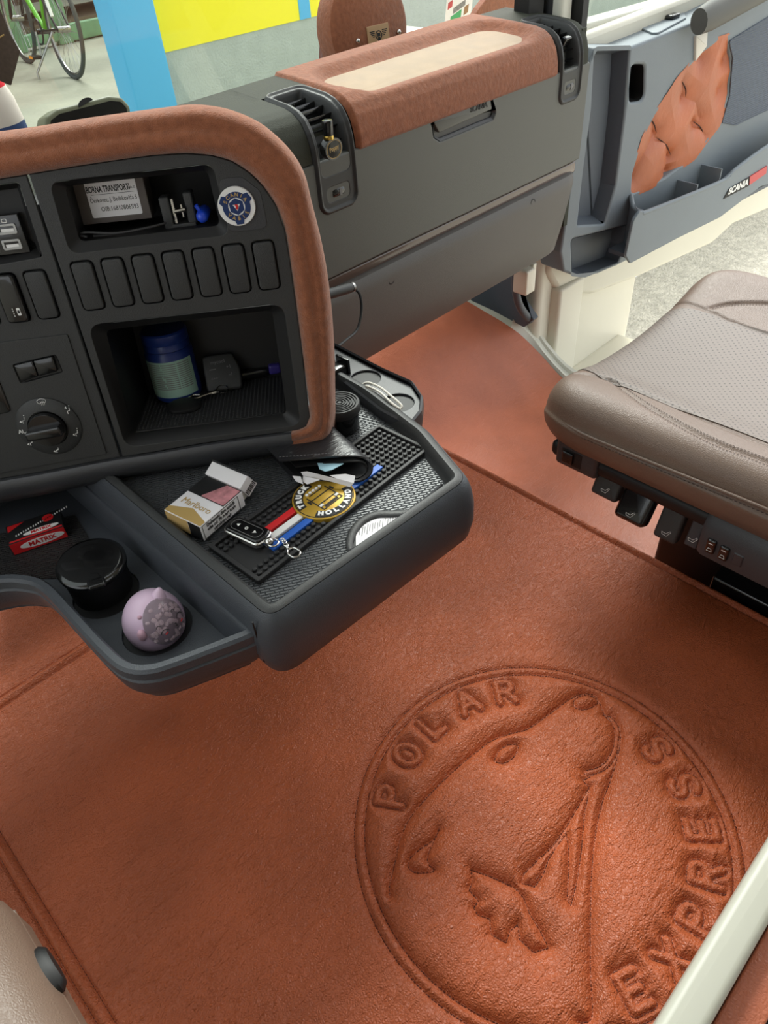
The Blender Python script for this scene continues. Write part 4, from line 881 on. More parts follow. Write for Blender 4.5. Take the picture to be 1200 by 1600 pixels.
MB().prism(T0, rp([(0.020, 0.037), (0.0535, 0.037), (0.0535, 0.0645), (0.034, 0.0645)], 0.001), 0.0002, 0.0004).obj('warning_picture', M['photo'], ck)
MB().prism(T0, [(0.0005, 0.0005), (0.0545, 0.0005), (0.0545, 0.008), (0.0275, 0.0175), (0.0005, 0.008)], 0, 0.0002).obj('gold_panel', M['goldprint'], ck)
MB().box(Frame(PK.P(0, -0.0001, 0), PK.ex, PK.n), 0.0008, 0.0350, 0.001, 0.020, 0, 0.0003).obj('gold_end', M['cardgold'], ck)
MB().box(Frame(PK.P(0, -0.0001, 0), PK.ex, PK.n), 0.0360, 0.0540, 0.001, 0.020, 0, 0.0003).obj('black_end_stamp', M['blacktext'], ck)
MB().text(T0.sub(0.0275, 0.0225, 0.0002), 'Marlboro', 0.0125, sx=0.9, ext=0.0001).obj('pack_lettering', M['goldprint'], ck)
SFk = Frame(PK.P(0.0551, 0, 0), PK.ey, PK.n)
mb = MB(); mb.text(SFk.sub(0.030, 0.0160, 0.0001), 'Duhanski dim sadrži', 0.0062, sx=0.86, bold=0.0001, ext=0.0001); mb.text(SFk.sub(0.030, 0.0105, 0.0001), 'više od 70 tvari koje', 0.0062, sx=0.86, bold=0.0001, ext=0.0001); mb.text(SFk.sub(0.030, 0.0050, 0.0001), 'uzrokuju rak', 0.0062, sx=0.86, bold=0.0001, ext=0.0001)
mb.plate(SFk, rr(0.0300, 0.0105, 0.056, 0.019, 0.0003), [rr(0.0300, 0.0105, 0.0548, 0.0178, 0.0003)], 0, 0.0002)
mb.obj('warning_lettering', M['blacktext'], ck)
mb = MB()
SL = Frame(LD.P(0.0546, 0.0, 0), LD.ey, LD.n)
x = 0.013
while x < 0.028: w_ = random.choice([0.0004, 0.0008, 0.0012]); mb.box(SL, x, x+w_, 0.003, 0.011, 0, 0.0002); x += w_+random.choice([0.0004, 0.0008])
mb.obj('barcode', M['blacktext'], ck)
# key fob with swivel hook
kf0 = MF.at(388, 835, 0.008); kf1 = MF.at(418, 848, 0.008); kd = norm(atz(419, 850, .412)-atz(362, 824, .412))
KFr = Frame(atz(389, 834, 0.412)+np.array([0, 0, -0.0005]), kd, np.cross((0, 0, 1), kd))
kb = thing('gate_remote', 'oval black and chrome key remote with white arrow buttons on the bar mat', 'remote', frame=KFr)
ol = rp([(-0.026, -0.0135), (0.024, -0.0135), (0.027, 0), (0.024, 0.0135), (-0.026, 0.0135), (-0.0285, 0)], 0.010, 6)
MB().prism(KFr, ol, 0, 0.0055, 0.002).obj('chrome_case', M['chrome'], kb)
MB().prism(KFr, off(ol, -0.0018), 0.003, 0.0082, 0.0022).obj('remote_face', M['glossblack'], kb)
MB().plate(KFr, rr(-0.001, 0, 0.040, 0.0150, 0.0072, 8), [rr(-0.001, 0, 0.0392, 0.0142, 0.0068, 8)], 0.0080, 0.0085).obj('button_outline', M['greytext'], kb)
mb = MB(); z_ = 0.0083
mb.add([KFr.P(-0.0155, 0.0, z_), KFr.P(-0.0115, 0.0024, z_), KFr.P(-0.0115, -0.0024, z_)], [(0, 1, 2)]); mb.add([KFr.P(0.0125, 0.0, z_), KFr.P(0.0085, 0.0024, z_), KFr.P(0.0085, -0.0024, z_)], [(0, 1, 2)])
mb.plate(KFr, circ(-0.0015, 0, 0.0020, 16), [circ(-0.0015, 0, 0.0012, 16)], z_-0.0001, z_+0.0002); mb.obj('button_symbols', M['white'], kb)
mb = MB(); mb.sphere(KFr.P(0.031, -0.002, 0.005), 0.0052, n=10); mb.tube([KFr.P(0.036+0.0055*math.cos(a), -0.001+0.0055*math.sin(a), 0.0055) for a in np.linspace(0, 2*PI, 20)[:-1]], 0.0010, 6, closed=True)
mb.obj('key_ring', M['chrome'], kb)
mb = MB(); hf_ = KFr.sub(0.042, 0.004, 0.006, -0.25)
for k in range(3): mb.tube([hf_.P(k*0.0042+0.0028*math.cos(a), 0.003-k*0.001+0.0018*math.sin(a), 0.001*(k % 2)) for a in np.linspace(0, 2*PI, 14)[:-1]], 0.0007, 5, closed=True)
mb.tube([hf_.P(0.010, 0.0, 0), hf_.P(0.015, -0.001, 0)], [0.0022, 0.0018], 8)
mb.tube([hf_.P(x, y, 0) for x, y in catmull([(0.015, -0.001), (0.018, 0.004), (0.027, 0.005), (0.031, 0.0), (0.028, -0.005), (0.020, -0.0055), (0.016, -0.003)], 5)], 0.0012, 8); mb.obj('swivel_hook', M['chrome'], kb)
# wallet
WX = Frame(atz(518, 722, 0.412), (1, 0, 0), (0, 1, 0))
wl = thing('wallet', 'black leather folded wallet stuffed with papers on the far end of the bar mat', 'wallet', (0.40, 0.60, 0.411))
def wpt(px, py, z): return atz(px, py, z)
bl0 = wpt(447, 748, 0.4125); br0 = wpt(575, 752, 0.4125); tl0 = wpt(436, 719, 0.436); trr = wpt(590, 700, 0.430)
dep = np.array([0.02, 0.10, 0.0])
secw = []
for (px, py, z) in ((452, 745, .4115), (500, 752, .4115), (545, 754, .4115), (566, 752, .4125), (580, 742, .417), (583, 728, .425), (577, 718, .431), (560, 712, .434), (530, 712, .435), (480, 716, .436), (436, 719, .437)):
    secw.append(wpt(px, py, z))
secw = catmull(secw, 4)
def shell(path, dep_, th):
    o1 = []; 
    for i, p in enumerate(path):
        t_ = norm(path[min(i+1, len(path)-1)]-path[max(i-1, 0)]); nn_ = norm(np.cross(t_, norm(dep_))); o1.append((p, p+nn_*th))
    mb_ = MB(); mb_.loft([[a, b, b+dep_, a+dep_] for a, b in o1]); return mb_
shell(secw, dep, 0.0022).obj('outer_cover', M['wallet'], wl)
inn = [wpt(x, y, z) for x, y, z in ((460, 742, .4145), (510, 747, .4145), (552, 748, .4150), (570, 740, .418), (572, 729, .424), (560, 722, .428), (500, 727, .425), (462, 731, .424))]
shell(catmull(inn, 4), dep*0.97, -0.0018).obj('inner_pocket', M['blackdeep'], wl)
mb = MB(); 
q = [p+np.array([0, 0.004, 0.0024]) for p in secw[20:]]; dashes(mb, q, np.array([0, 0, 1.0]), 0.004, 0.0025, 0.0003, 0.0004); mb.obj('wallet_stitching', M['greytext'], wl)
Bn = wpt(508, 738, 0.424)
bn = thing('folded_banknote', 'pale blue folded note sticking out of the black wallet', 'banknote', Bn)
pts = [wpt(496, 724, .4265), (wpt(537, 725, .4265)), wpt(518, 735, .4265), wpt(508, 737, .4265), wpt(499, 733, .4265)]
mb = MB(); mb.loft([[p for p in pts], [p+np.array([0, 0, 0.0006]) for p in pts]]); mb.add([pts[0], pts[1], pts[1]+dep*0.7, pts[0]+dep*0.7], [(0, 1, 2, 3)]); mb.obj('note_sheet', M['lightblue'], bn)
rcp = thing('crumpled_receipt', 'crumpled white receipt paper sticking out of the black wallet', 'paper', wpt(510, 750, 0.415))
def sheet(quads, name, par, m):
    mb_ = MB()
    for qd in quads: P_ = [wpt(*q) for q in qd]; P2 = [p+np.array([0, 0, 0.0005]) for p in P_]; mb_.loft([P_, P2])
    mb_.obj(name, m, par, 20)
sheet([[(470, 738, .421), (480, 737, .424), (520, 747, .423), (553, 755, .419), (547, 761, .416), (515, 752, .417), (474, 744, .418)],
       [(474, 744, .4185), (500, 750, .420), (480, 757, .415), (472, 752, .4150)],
       [(457, 744, .419), (470, 745, .421), (474, 757, .415), (462, 752, .416)],
       [(515, 743, .421), (540, 741, .424), (555, 744, .4215), (553, 755, .4185), (530, 750, .4195)]], 'receipt_sheet', rcp, M['paper'])
# perfume bottle hanging in the vent
pv = dsurf(0.775, 0.20, 0.010); 
pbv = hit(522, 233, (0, 0.878, 0), Y8); BF = Frame(pbv, (1, 0.05, -0.02), (0.02, 0, 1))
pf = thing('air_freshener_bottle', 'small black oval air freshener bottle clipped in the middle air vent', 'bottle', frame=BF)
mb = MB(); mb.prism(BF, circ(0, 0, 0.0172, 36, 0.0150), -0.012, 0.0, 0.003); mb.prism(BF, circ(0, 0, 0.0172, 36, 0.0150), 0.0, -0.0001); mb.obj('bottle_body', M['glossblack'], pf)
mb = MB(); mb.plate(BF, circ(0, 0, 0.0150, 36, 0.0125), [circ(0, 0, 0.0143, 36, 0.0118)], 0.0, 0.0005); mb.text(BF.sub(0, 0.001, 0.0, 0.12), 'Poppy', 0.0085, bold=0.0002, ext=0.0002, sx=0.9); mb.obj('gold_print', M['goldprint'], pf)
nk = Frame(BF.P(-0.004, 0.0145, -0.006), BF.ex, -BF.n)   # axis up
nk = Frame(BF.P(-0.003, 0.0145, -0.006), BF.n, BF.ex)
MB().lathe(nk, [(0.0075, -0.001), (0.0078, 0.002), (0.0070, 0.004)], 24).obj('gold_collar', M['brass'], pf)
pr = [(0.0066, 0.003), (0.0068, 0.006), (0.0078, 0.022), (0.0070, 0.024), (0.0001, 0.0245)]
MB().loft([[nk.P(r_*(1+0.05*(k % 2))*math.cos(2*PI*k/36), r_*(1+0.05*(k % 2))*math.sin(2*PI*k/36), h_) for k in range(36)] for r_, h_ in pr]).obj('ribbed_cap', M['glossblack'], pf)
#@@MAT
# ------------------------------------------------------------------ floor mat with embossed emblem
EC = np.array([0.3971, 0.1989])
def z8(x, y): return atz(500+x/1.7143, 1000+y/1.7143, 0.0)[:2]
R1, R2, R3 = 0.2436, 0.2300, 0.2215
lines = []          # polylines in floor coordinates
def ringp(R_, a0=0, a1=360): A = np.radians(np.linspace(a0, a1, 160)); return [EC+R_*np.array([math.cos(a), math.sin(a)]) for a in A]
rings_ = [ringp(R1), ringp(R2)]
def poly(pts, closed=False): return catmull([z8(*p) for p in pts], 5, closed)+([] if not closed else [z8(*pts[0])])
bear = []
bear.append(poly([(188, 690), (186, 660), (200, 600), (215, 535), (240, 480), (290, 420), (350, 360), (420, 300), (470, 266), (520, 250), (560, 238), (620, 195), (665, 162), (700, 146), (735, 150), (752, 175), (762, 200), (785, 212), (800, 235), (805, 270), (795, 320), (775, 385), (755, 440), (738, 520), (728, 620), (724, 760), (725, 900), (728, 1012), (690, 1026)]))
bear.append(poly([(684, 158), (712, 148), (738, 158), (742, 172), (715, 186), (688, 184), (680, 170)], True))
bear.append(poly([(760, 203), (782, 222), (790, 258), (783, 295), (764, 328), (738, 345), (708, 352)]))
bear.append(poly([(800, 262), (793, 310), (762, 350), (715, 363), (706, 356)]))
bear.append(poly([(466, 325), (478, 300), (500, 284), (526, 282), (530, 296), (516, 318), (490, 333), (466, 325)]))
bear.append(poly([(318, 512), (300, 540), (268, 562), (240, 588), (238, 612), (262, 626), (306, 620), (292, 604), (288, 585), (298, 556), (318, 512)]))
bear.append([z8(*p) for p in ((405, 618), (452, 634), (520, 664), (545, 690), (562, 734), (590, 780), (613, 825), (572, 838), (534, 802), (530, 762), (508, 782), (498, 812), (458, 790), (455, 748), (422, 738), (412, 718), (424, 700), (400, 672), (408, 650), (405, 618))])
bear.append([z8(*p) for p in ((735, 362), (704, 378), (720, 396), (690, 450), (658, 505), (622, 555), (592, 582), (545, 628), (540, 652), (575, 662), (598, 628), (612, 588), (640, 545), (660, 520), (666, 560), (665, 640), (662, 695), (672, 712), (690, 640), (700, 560), (708, 470), (722, 395))])
GLY = {
 'P': [[(0, 0), (0, 1), (.38, 1), (.58, .92), (.64, .75), (.58, .57), (.38, .48), (0, .48)]],
 'O': [[(.38+.40*math.cos(t_), .5+.5*math.sin(t_)) for t_ in np.linspace(0, 2*PI, 20)]],
 'L': [[(0, 1), (0, 0), (.60, 0)]],
 'A': [[(0, 0), (.38, 1), (.76, 0)], [(.14, .34), (.62, .34)]],
 'R': [[(0, 0), (0, 1), (.38, 1), (.58, .92), (.64, .75), (.58, .57), (.38, .48), (0, .48)], [(.36, .48), (.68, 0)]],
 'E': [[(.62, 1), (0, 1), (0, 0), (.62, 0)], [(0, .5), (.54, .5)]],
 'X': [[(0, 0), (.66, 1)], [(0, 1), (.66, 0)]],
 'S': [[(.60, .84), (.48, .97), (.28, 1), (.08, .92), (.04, .74), (.16, .58), (.46, .47), (.62, .30), (.58, .10), (.38, 0), (.16, .02), (.0, .16)]],
}
letters = []; HT = 0.0345
def put(ch, ang_, outward):
    a = math.radians(ang_); er = np.array([math.cos(a), math.sin(a)]); upv = er if outward else -er; tx = np.array([upv[1], -upv[0]])
    c = EC+er*0.2005 if outward else EC+er*0.2000
    for st in GLY[ch]:
        P_ = [c + tx*((x-0.33)*HT) + upv*((y-0.5)*HT) for x, y in st]
        letters.append(catmull(P_, 4) if ch in 'OS' else P_)
for ch, a in zip('POLAR', (122.3, 104.5, 87.3, 69.4, 51.6)): put(ch, a, True)
for ch, a in zip('EXPRESS', (-114, -97.5, -81, -65, -48.5, -32, -15.5)): put(ch, a, False)
# grid, dense over the emblem
def axis(lo, hi, d0, d1, coarse, fine, extra=()):
    return np.unique(np.r_[extra, np.arange(lo, d0, coarse), np.arange(d0, d1, fine), np.arange(d1, hi, coarse), hi].round(6))
gx = axis(-0.20, 0.918, 0.115, 0.685, 0.006, 0.0018, np.r_[np.arange(-0.135, -0.095, 0.0015), np.arange(0.885, 0.918, 0.0015)]); gy = axis(-0.25, 1.25, -0.085, 0.475, 0.006, 0.0018, np.arange(0.895, 0.950, 0.0015))
GX, GY = np.meshgrid(gx, gy, indexing='ij')
def segd(lines_, X, Y, maxd=0.08):
    D = np.full(X.shape, 9.0)
    for L_ in lines_:
        P_ = np.array(L_)
        for i in range(len(P_)-1):
            a, b = P_[i], P_[i+1]; 
            i0, i1 = np.searchsorted(gx, [min(a[0], b[0])-maxd, max(a[0], b[0])+maxd]); j0, j1 = np.searchsorted(gy, [min(a[1], b[1])-maxd, max(a[1], b[1])+maxd])
            x = X[i0:i1, j0:j1]-a[0]; y = Y[i0:i1, j0:j1]-a[1]; d = b-a; l = max(d@d, 1e-12); t_ = np.clip((x*d[0]+y*d[1])/l, 0, 1)
            D[i0:i1, j0:j1] = np.minimum(D[i0:i1, j0:j1], np.hypot(x-t_*d[0], y-t_*d[1]))
    return D
RR = np.hypot(GX-EC[0], GY-EC[1])
Dring = np.minimum(np.abs(RR-R1), np.abs(RR-R2))
Dbear = segd(bear, GX, GY, 0.05); Dlet = segd(letters, GX, GY, 0.03)
SW = 0.0056                         # half width of a letter bar
Dlo = np.abs(Dlet-SW)
inside = RR < R2
Dall = np.where(inside, np.minimum(np.minimum(Dbear, Dlo), Dring), Dring)
A_ = np.where(inside, 0.0145, np.where(RR < R1, 0.0100, 0.0085))
Z = A_*(1-np.exp(-(Dall/0.0115)))-0.0012*np.exp(-(Dall/0.0017)**2)
Z = np.where(Dlet < SW, 0.0062*(1-np.exp(-Dlo/0.002)), Z)
Z = np.where(inside, Z, np.where(RR < R1, Z, Z*np.exp(-np.maximum(RR-R1, 0)/0.030)*1.0))
# gentle dents and folds in the leather
def vnoise(X, Y, sc, seed):
    r_ = np.random.default_rng(seed); T_ = r_.random((64, 64)); x = X*sc % 63; y = Y*sc % 63; i = x.astype(int); j = y.astype(int); fx = x-i; fy = y-j; fx = fx*fx*(3-2*fx); fy = fy*fy*(3-2*fy)
    return (T_[i, j]*(1-fx)+T_[(i+1) % 64, j]*fx)*(1-fy)+(T_[i, (j+1) % 64]*(1-fx)+T_[(i+1) % 64, (j+1) % 64]*fx)*fy
Z = Z + 0.0022*(vnoise(GX+3, GY+3, 9, 1)-0.5)+0.0009*(vnoise(GX+3, GY*2+3, 30, 2)-0.5)+0.00035*(vnoise(GX+2, GY+2, 110, 3)-0.5)
# piped cross seam near the driver footwell, piped side seams and rounded outer edges
def groove(D, w_=0.0016, dp=0.0022): return -dp*np.exp(-(D/w_)**2)
cs = GY-0.921; on = (GX < 0.30)
Z = Z + on*(0.0055*np.exp(-(cs/0.0065)**2)+1.5*groove(cs-0.010)+1.5*groove(cs+0.010)) + 0.004*sst(0.925, 0.96, GY)*on
for s_, x0 in ((1, -0.116), (-1, 0.905)):
    e_ = (GX-x0)*s_; Z = Z+0.0045*np.exp(-(e_/0.005)**2)+1.3*groove(e_-0.008)+1.3*groove(e_+0.007)
Z = Z - 0.020*sst(0.909, 0.918, GX)**2 
zg = lambda x, y: float(Z[min(np.searchsorted(gx, x), len(gx)-1), min(np.searchsorted(gy, y), len(gy)-1)])
fm = thing('leather_floor_mat', 'large tan leather floor mat embossed with a bear head roundel reading POLAR EXPRESS', 'floor mat', (0.4, 0.4, -0.01))
mb = MB(); mb.grid(np.stack([GX, GY, Z], -1)); mb.grid(np.array([[[0.918, y, -0.02] for y in gy], [[0.921, y, -0.155] for y in gy]])); mb.obj('leather_sheet', M['leather'], fm, 180)
UPV = np.array([0, 0, 1.0])
def lift(P_): return [np.array([p[0], p[1], zg(p[0], p[1])+0.0002]) for p in resample([np.asarray(q)[:2] for q in P_], 0.002)]
mb = MB()
for L_ in rings_+bear: dashes(mb, lift(L_), UPV, 0.0044, 0.0029, 0.00060, 0.0007)
# stitches round the letters
ix0, ix1 = np.searchsorted(gx, [0.12, 0.68]); iy0, iy1 = np.searchsorted(gy, [-0.08, 0.47]); D_ = Dlet[ix0:ix1, iy0:iy1]-SW
acc = {}
def try_add(p, t_):
    k = (int(p[0]/0.0036), int(p[1]/0.0036))
    for dx in (-1, 0, 1):
        for dy in (-1, 0, 1):
            for q in acc.get((k[0]+dx, k[1]+dy), []):
                if abs(q[0]-p[0])+abs(q[1]-p[1]) < 0.0036*1.15 and math.hypot(q[0]-p[0], q[1]-p[1]) < 0.0036: return
    acc.setdefault(k, []).append(p); c = np.array([p[0], p[1], zg(*p)+0.0003]); t3 = np.array([t_[0], t_[1], 0]); s3 = np.cross(UPV, t3)
    mb.add([c-t3*.0013-s3*.0004, c-t3*.0013+s3*.0004, c+t3*.0013+s3*.0004, c+t3*.0013-s3*.0004, c+UPV*0.0004], [(0, 1, 4), (1, 2, 4), (2, 3, 4), (3, 0, 4)])
gDx, gDy = np.gradient(D_)
sgn = (np.abs(D_) < 0.0012) & (np.hypot(gDx, gDy) > 1e-9)
for i, j in zip(*np.where(sgn)):
    g_ = np.array([gDx[i, j], gDy[i, j]]); g_ = g_/np.linalg.norm(g_); p = (gx[ix0+i]-g_[0]*D_[i, j], gy[iy0+j]-g_[1]*D_[i, j]); try_add(p, (-g_[1], g_[0]))
tag(mb.obj('emblem_stitching', M['thread'], fm), kind='stuff')
mb = MB()
for dy in (-0.010, 0.010): dashes(mb, lift([(-0.12, 0.921+dy), (0.29, 0.921+dy)]), UPV, 0.0042, 0.0028, 0.0005, 0.0006)
tag(mb.obj('cross_seam_stitching', M['thread_light'], fm), kind='stuff')
mb = MB()
for x in (-0.108, -0.123, 0.897, 0.912): dashes(mb, lift([(x, -0.24), (x, 1.04)]), UPV, 0.0042, 0.0028, 0.0005, 0.0006)
tag(mb.obj('edge_stitching', M['thread'], fm), kind='stuff')
# passenger footwell mat
fx = np.linspace(0.90, 1.70, 170); fy = np.linspace(-0.2, 1.20, 330); FX, FY = np.meshgrid(fx, fy, indexing='ij')
ed = np.array([[1.44, -0.2, -0.125], [1.44, 0.60, -0.125]]+[list(q) for q in edge[:7][::-1]]+[[1.31, 1.20, 0.12]]); ed = ed[np.argsort(ed[:, 1])]
sm = lambda v: np.convolve(np.pad(v, 14, 'edge'), np.ones(29)/29, 'valid')
xe = sm(np.interp(fy, ed[:, 1], ed[:, 0]))-0.002; FXX = 0.90+(FX-0.90)/(0.80)*(xe-0.90-0.004)[None, :]
FZ = -0.003 + sm(sm(np.interp(fy, ed[:, 1], ed[:, 2])))[None, :] + 0.006*(vnoise(FXX+1, FY+1, 7, 5)-0.5)+0.002*(vnoise(FXX+1, FY+1, 22, 6)-0.5)
mb = MB(); mb.grid(np.stack([FXX, FY, FZ], -1)); tag(mb.obj('footwell_mat', M['leather2'], angle=180), 'plain tan leather mat in the passenger footwell under the glove box', 'floor mat')
#@@SEATS
# ------------------------------------------------------------------ passenger seat
ps = thing('passenger_seat', 'taupe leather passenger seat with perforated cushion and black side levers', 'seat', (1.0, 0.2, -0.13))
x0, x1, y0, y1 = 0.757, 1.300, -0.30, 0.515
def seatz(X, Y):
    u_ = (X-x0)/(x1-x0); v_ = (y1-Y)
    z = 0.345+0.018*sst(0.26, 0.05, u_)+0.018*sst(0.76, 0.97, u_) - 0.012*np.sin(np.clip((u_-0.2)/0.6, 0, 1)*PI)
    return z + 0.0*v_
NXs, NYs = 150, 170
def seat_cushion():
    U_ = np.linspace(-1, 1, 121); Vv = np.linspace(0, 1, 131)
    # rounded top: squircle edge fall-off
    xs_ = (x0+x1)/2+(x1-x0)/2*np.sign(U_)*np.abs(U_)**0.8
    pts = []
    return xs_
nX, nY = 300, 280
tX = np.linspace(0, 1, nX); tY = np.linspace(0, 1, nY)
# parametrise by cross arcs: left wall, top, right wall
def wrap(t_, lo_, hi_, r_, zb):     # returns position and drop for a profile with rounded shoulders
    L_ = [(lo_+0.010, -zb), (lo_, -zb*0.8), (lo_-0.004, -zb*0.55), (lo_, -r_*0.95), (lo_+r_*0.12, -r_*0.5), (lo_+r_*0.36, -r_*0.2), (lo_+r_*0.75, -r_*0.04), (lo_+r_*1.3, 0), (lo_+r_*2.0, 0), (lo_+r_*3.2, 0), (lo_+r_*5.0, 0)]
    Rr = [(hi_-(a-lo_), d) for a, d in L_][::-1]; P_ = np.array(catmull(L_+Rr, 6)); Q = resample(P_, 0.0005); k = t_*(len(Q)-1)
    return np.interp(k, np.arange(len(Q)), Q[:, 0]), np.interp(k, np.arange(len(Q)), Q[:, 1])
ax_, adx = wrap(tX, x0, x1, 0.045, 0.090)
# front to back profile, only the front is rounded
Lf = [(y1-0.012, -0.090), (y1, -0.078), (y1+0.004, -0.06), (y1, -0.045), (y1-0.008, -0.024), (y1-0.024, -0.008), (y1-0.05, -0.001), (y1-0.09, 0), (y0, 0)]
Qy = resample(np.array(catmull(Lf[:-1], 6)+[np.array(Lf[-1])]), 0.001)
kk = np.linspace(0, 1, nY)**1.0*(len(Qy)-1); ay = np.interp(kk, np.arange(len(Qy)), Qy[:, 0]); ady = np.interp(kk, np.arange(len(Qy)), Qy[:, 1])
PX, PY = np.meshgrid(ax_, ay, indexing='ij'); DX, DY = np.meshgrid(adx, ady, indexing='ij')
# round the plan corners by pulling x towards the centre near the front
aym = ay.copy(); aym[:int(np.argmax(ay))] = ay.max(); PYm = np.broadcast_to(aym, PX.shape); cr = 0.09; inset = cr-np.sqrt(np.maximum(cr**2-np.clip(PYm-(y1-cr), 0, cr)**2, 0)); 
PXc = (x0+x1)/2+(PX-(x0+x1)/2)*(1-inset*0.62/((x1-x0)/2)) 
PZ = seatz(np.clip(PX, x0, x1), PY) - 0.090*(1-(1-np.clip(-DX/0.090, 0, 1))*(1-np.clip(-DY/0.090, 0, 1)))
# seams pressed into the cushion
def seam_line(X, Y, pts_, w_=0.004, dp=0.0035):
    D = np.full(X.shape, 9.0); P_ = np.array(catmull(pts_, 6))
    for i in range(len(P_)-1):
        a, b = P_[i], P_[i+1]; d = b-a; t_ = np.clip(((X-a[0])*d[0]+(Y-a[1])*d[1])/(d@d), 0, 1); D = np.minimum(D, np.hypot(X-a[0]-t_*d[0], Y-a[1]-t_*d[1]))
    return -dp*np.exp(-(D/w_)**2)
pan = [(0.836, -0.3), (0.836, 0.20), (0.845, 0.35), (0.848, 0.43), (0.840, 0.47), (0.826, 0.51)]
panR = [(1.13, -0.3), (1.13, 0.30), (1.145, 0.44), (1.16, 0.51)]
s1 = [(0.800, -0.3), (0.797, 0.15), (0.794, 0.26), (0.808, 0.345), (0.826, 0.395), (0.842, 0.425), (0.850, 0.44)]
s1R = [(1.245, -0.3), (1.24, 0.10), (1.235, 0.25), (1.21, 0.36), (1.18, 0.42), (1.155, 0.44)]
for L_ in (pan, panR, s1, s1R): PZ = PZ+seam_line(PXc, PY, L_)
mb = MB(); mb.grid(np.stack([PXc, PY, PZ], -1)); cush = mb.obj('seat_cushion', M['taupe'], ps, 180)
mb = MB(); mb.box(HF, x0+0.02, x1-0.02, y0, y1-0.03, 0.235, 0.262, 0.01); mb.obj('cushion_underside', M['blackdeep'], ps)
# perforated insert laid on the centre panel
def zs(x, y):
    k = np.argmin((PXc-x)**2+(PY-y)**2 + 0*PZ); return PZ.flat[k]
from_x = np.interp
iX = np.where((ax_ > 0.842) & (ax_ < 1.138))[0]; iY = np.where(ady > -0.05)[0]
sub = np.stack([PXc, PY, PZ+0.0012], -1)[iX[0]:iX[-1]+1, iY[0]:, :]
mb = MB(); mb.grid(sub); mb.obj('perforated_panel', M['perf'], ps, 180)
from mathutils.kdtree import KDTree
kd_ = KDTree(PXc.size)
for i_, (a, b) in enumerate(zip(PXc.ravel(), PY.ravel())):
    kd_.insert((a, b, 0), i_)
kd_.balance()
def onseat(P_, top=True):
    o = []
    for p in resample([np.asarray(q) for q in P_], 0.005):
        best = max((PZ.flat[i_] for (_, i_, _) in kd_.find_n((p[0], p[1], 0), 3))); o.append(np.array([p[0], p[1], best+0.0008]))
    return o
mb = MB()
for L_ in (s1, s1R):
    for dx in (-0.006, 0.006): dashes(mb, onseat([(p[0]+dx, p[1]-abs(dx)*0.3) for p in catmull(L_, 6)]), UPV, 0.0045, 0.0028, 0.0005, 0.0004)
tag(mb.obj('bolster_stitching', M['thread_taupe'], ps), kind='stuff')
# piping along the side
pipe = [(x0-0.0025, y, 0.330-0.012*sst(0.1, 0.45, y)) for y in np.linspace(-0.3, 0.42, 20)]
pipe += [(x0+0.004, 0.455, 0.317), (x0+0.013, 0.478, 0.314)]
MB().tube(catmull([np.array(p) for p in pipe], 3), 0.0022, 8).obj('side_piping', M['taupe'], ps)
mb = MB(); dashes(mb, [np.array(p)+np.array([-0.0015, 0, -0.006]) for p in pipe], np.array([-1.0, 0, 0.2]), 0.0055, 0.0035, 0.0006, 0.0006); tag(mb.obj('side_stitching', M['thread_taupe'], ps), kind='stuff')
# base
MB().box(HF, 0.97, 1.26, -0.25, 0.36, -0.125, 0.24, 0.01).obj('seat_base', M['blackdeep'], ps)
MB().box(HF, 0.925, 0.99, -0.25, 0.24, -0.12, 0.012, 0.006).obj('seat_rail', M['glossblack'], ps)
# control housing + levers along the side: local frame on plane x = const
SD = Frame((0.775, 0, 0), (0, -1, 0), (0, 0, 1))     # a = -y, b = z, n = -x (towards driver)
def xat(px, py, x): return hit(px, py, (x, 0, 0), np.array([1.0, 0, 0]))
def lever(bl, br, tl, xb, m, name, r=0.005, th=0.02):
    B0, B1, T0_ = xat(*bl, xb), xat(*br, xb), xat(*tl, 0.800)
    w_ = np.linalg.norm(B1-B0); Up = T0_-B0; Up = np.array([Up[0], 0, abs(Up[2])+0.03]); L_ = np.linalg.norm(Up)
    f_ = Frame(B0, (0, -1, 0), Up); 
    MB().box(f_, 0, w_, 0, L_, -th, 0.0, r).obj(name, m, ps)
    g_ = f_.sub(w_/2, 0.012, 0.0004)
    MB().tube([g_.P(-0.006, 0.001), g_.P(-0.0045, -0.0025), g_.P(0.0025, -0.003), g_.P(0.007, 0.005), g_.P(0.0055, 0.006), g_.P(0.001, 0.0005), g_.P(-0.006, 0.001)], 0.00035, 5).obj('seat_symbol', M['white'], ps)
q0 = xat(869, 690, .772); q1 = xat(905, 765, .772); q2 = xat(932, 735, .772)
MB().box(SD, -q0[1], -q2[1], q2[2]-0.022, 0.285, -0.05, 0.003, 0.007).obj('heater_switch_housing', M['lip'], ps)
cw = xat(893, 716, .772); MB().box(SD, -cw[1]-0.017, -cw[1]+0.017, cw[2]-0.013, cw[2]+0.013, 0.0025, 0.0038, 0.001).obj('heater_switch_frame', M['blackdeep'], ps)
MB().box(SD, -cw[1]-0.014, -cw[1]+0.004, cw[2]-0.010, cw[2]+0.010, 0.003, 0.0085, 0.002).obj('heater_switch', M['glossblack'], ps)
lever((921, 768), (959, 791), (937, 725), 0.772, M['black'], 'seat_lever')
lever((955, 804), (1001, 832), (984, 752), 0.760, M['glossblack'], 'seat_lever', 0.008, 0.026)
lever((1018, 836), (1052, 855), (1042, 776), 0.772, M['black'], 'seat_lever')
lever((1067, 850), (1085, 862), (1088, 795), 0.776, M['lip'], 'seat_lever', 0.003)
hy = xat(1086, 862, .765)[1]; hz_ = xat(1086, 862, .765)[2]
hs_ = MB(); secs = []
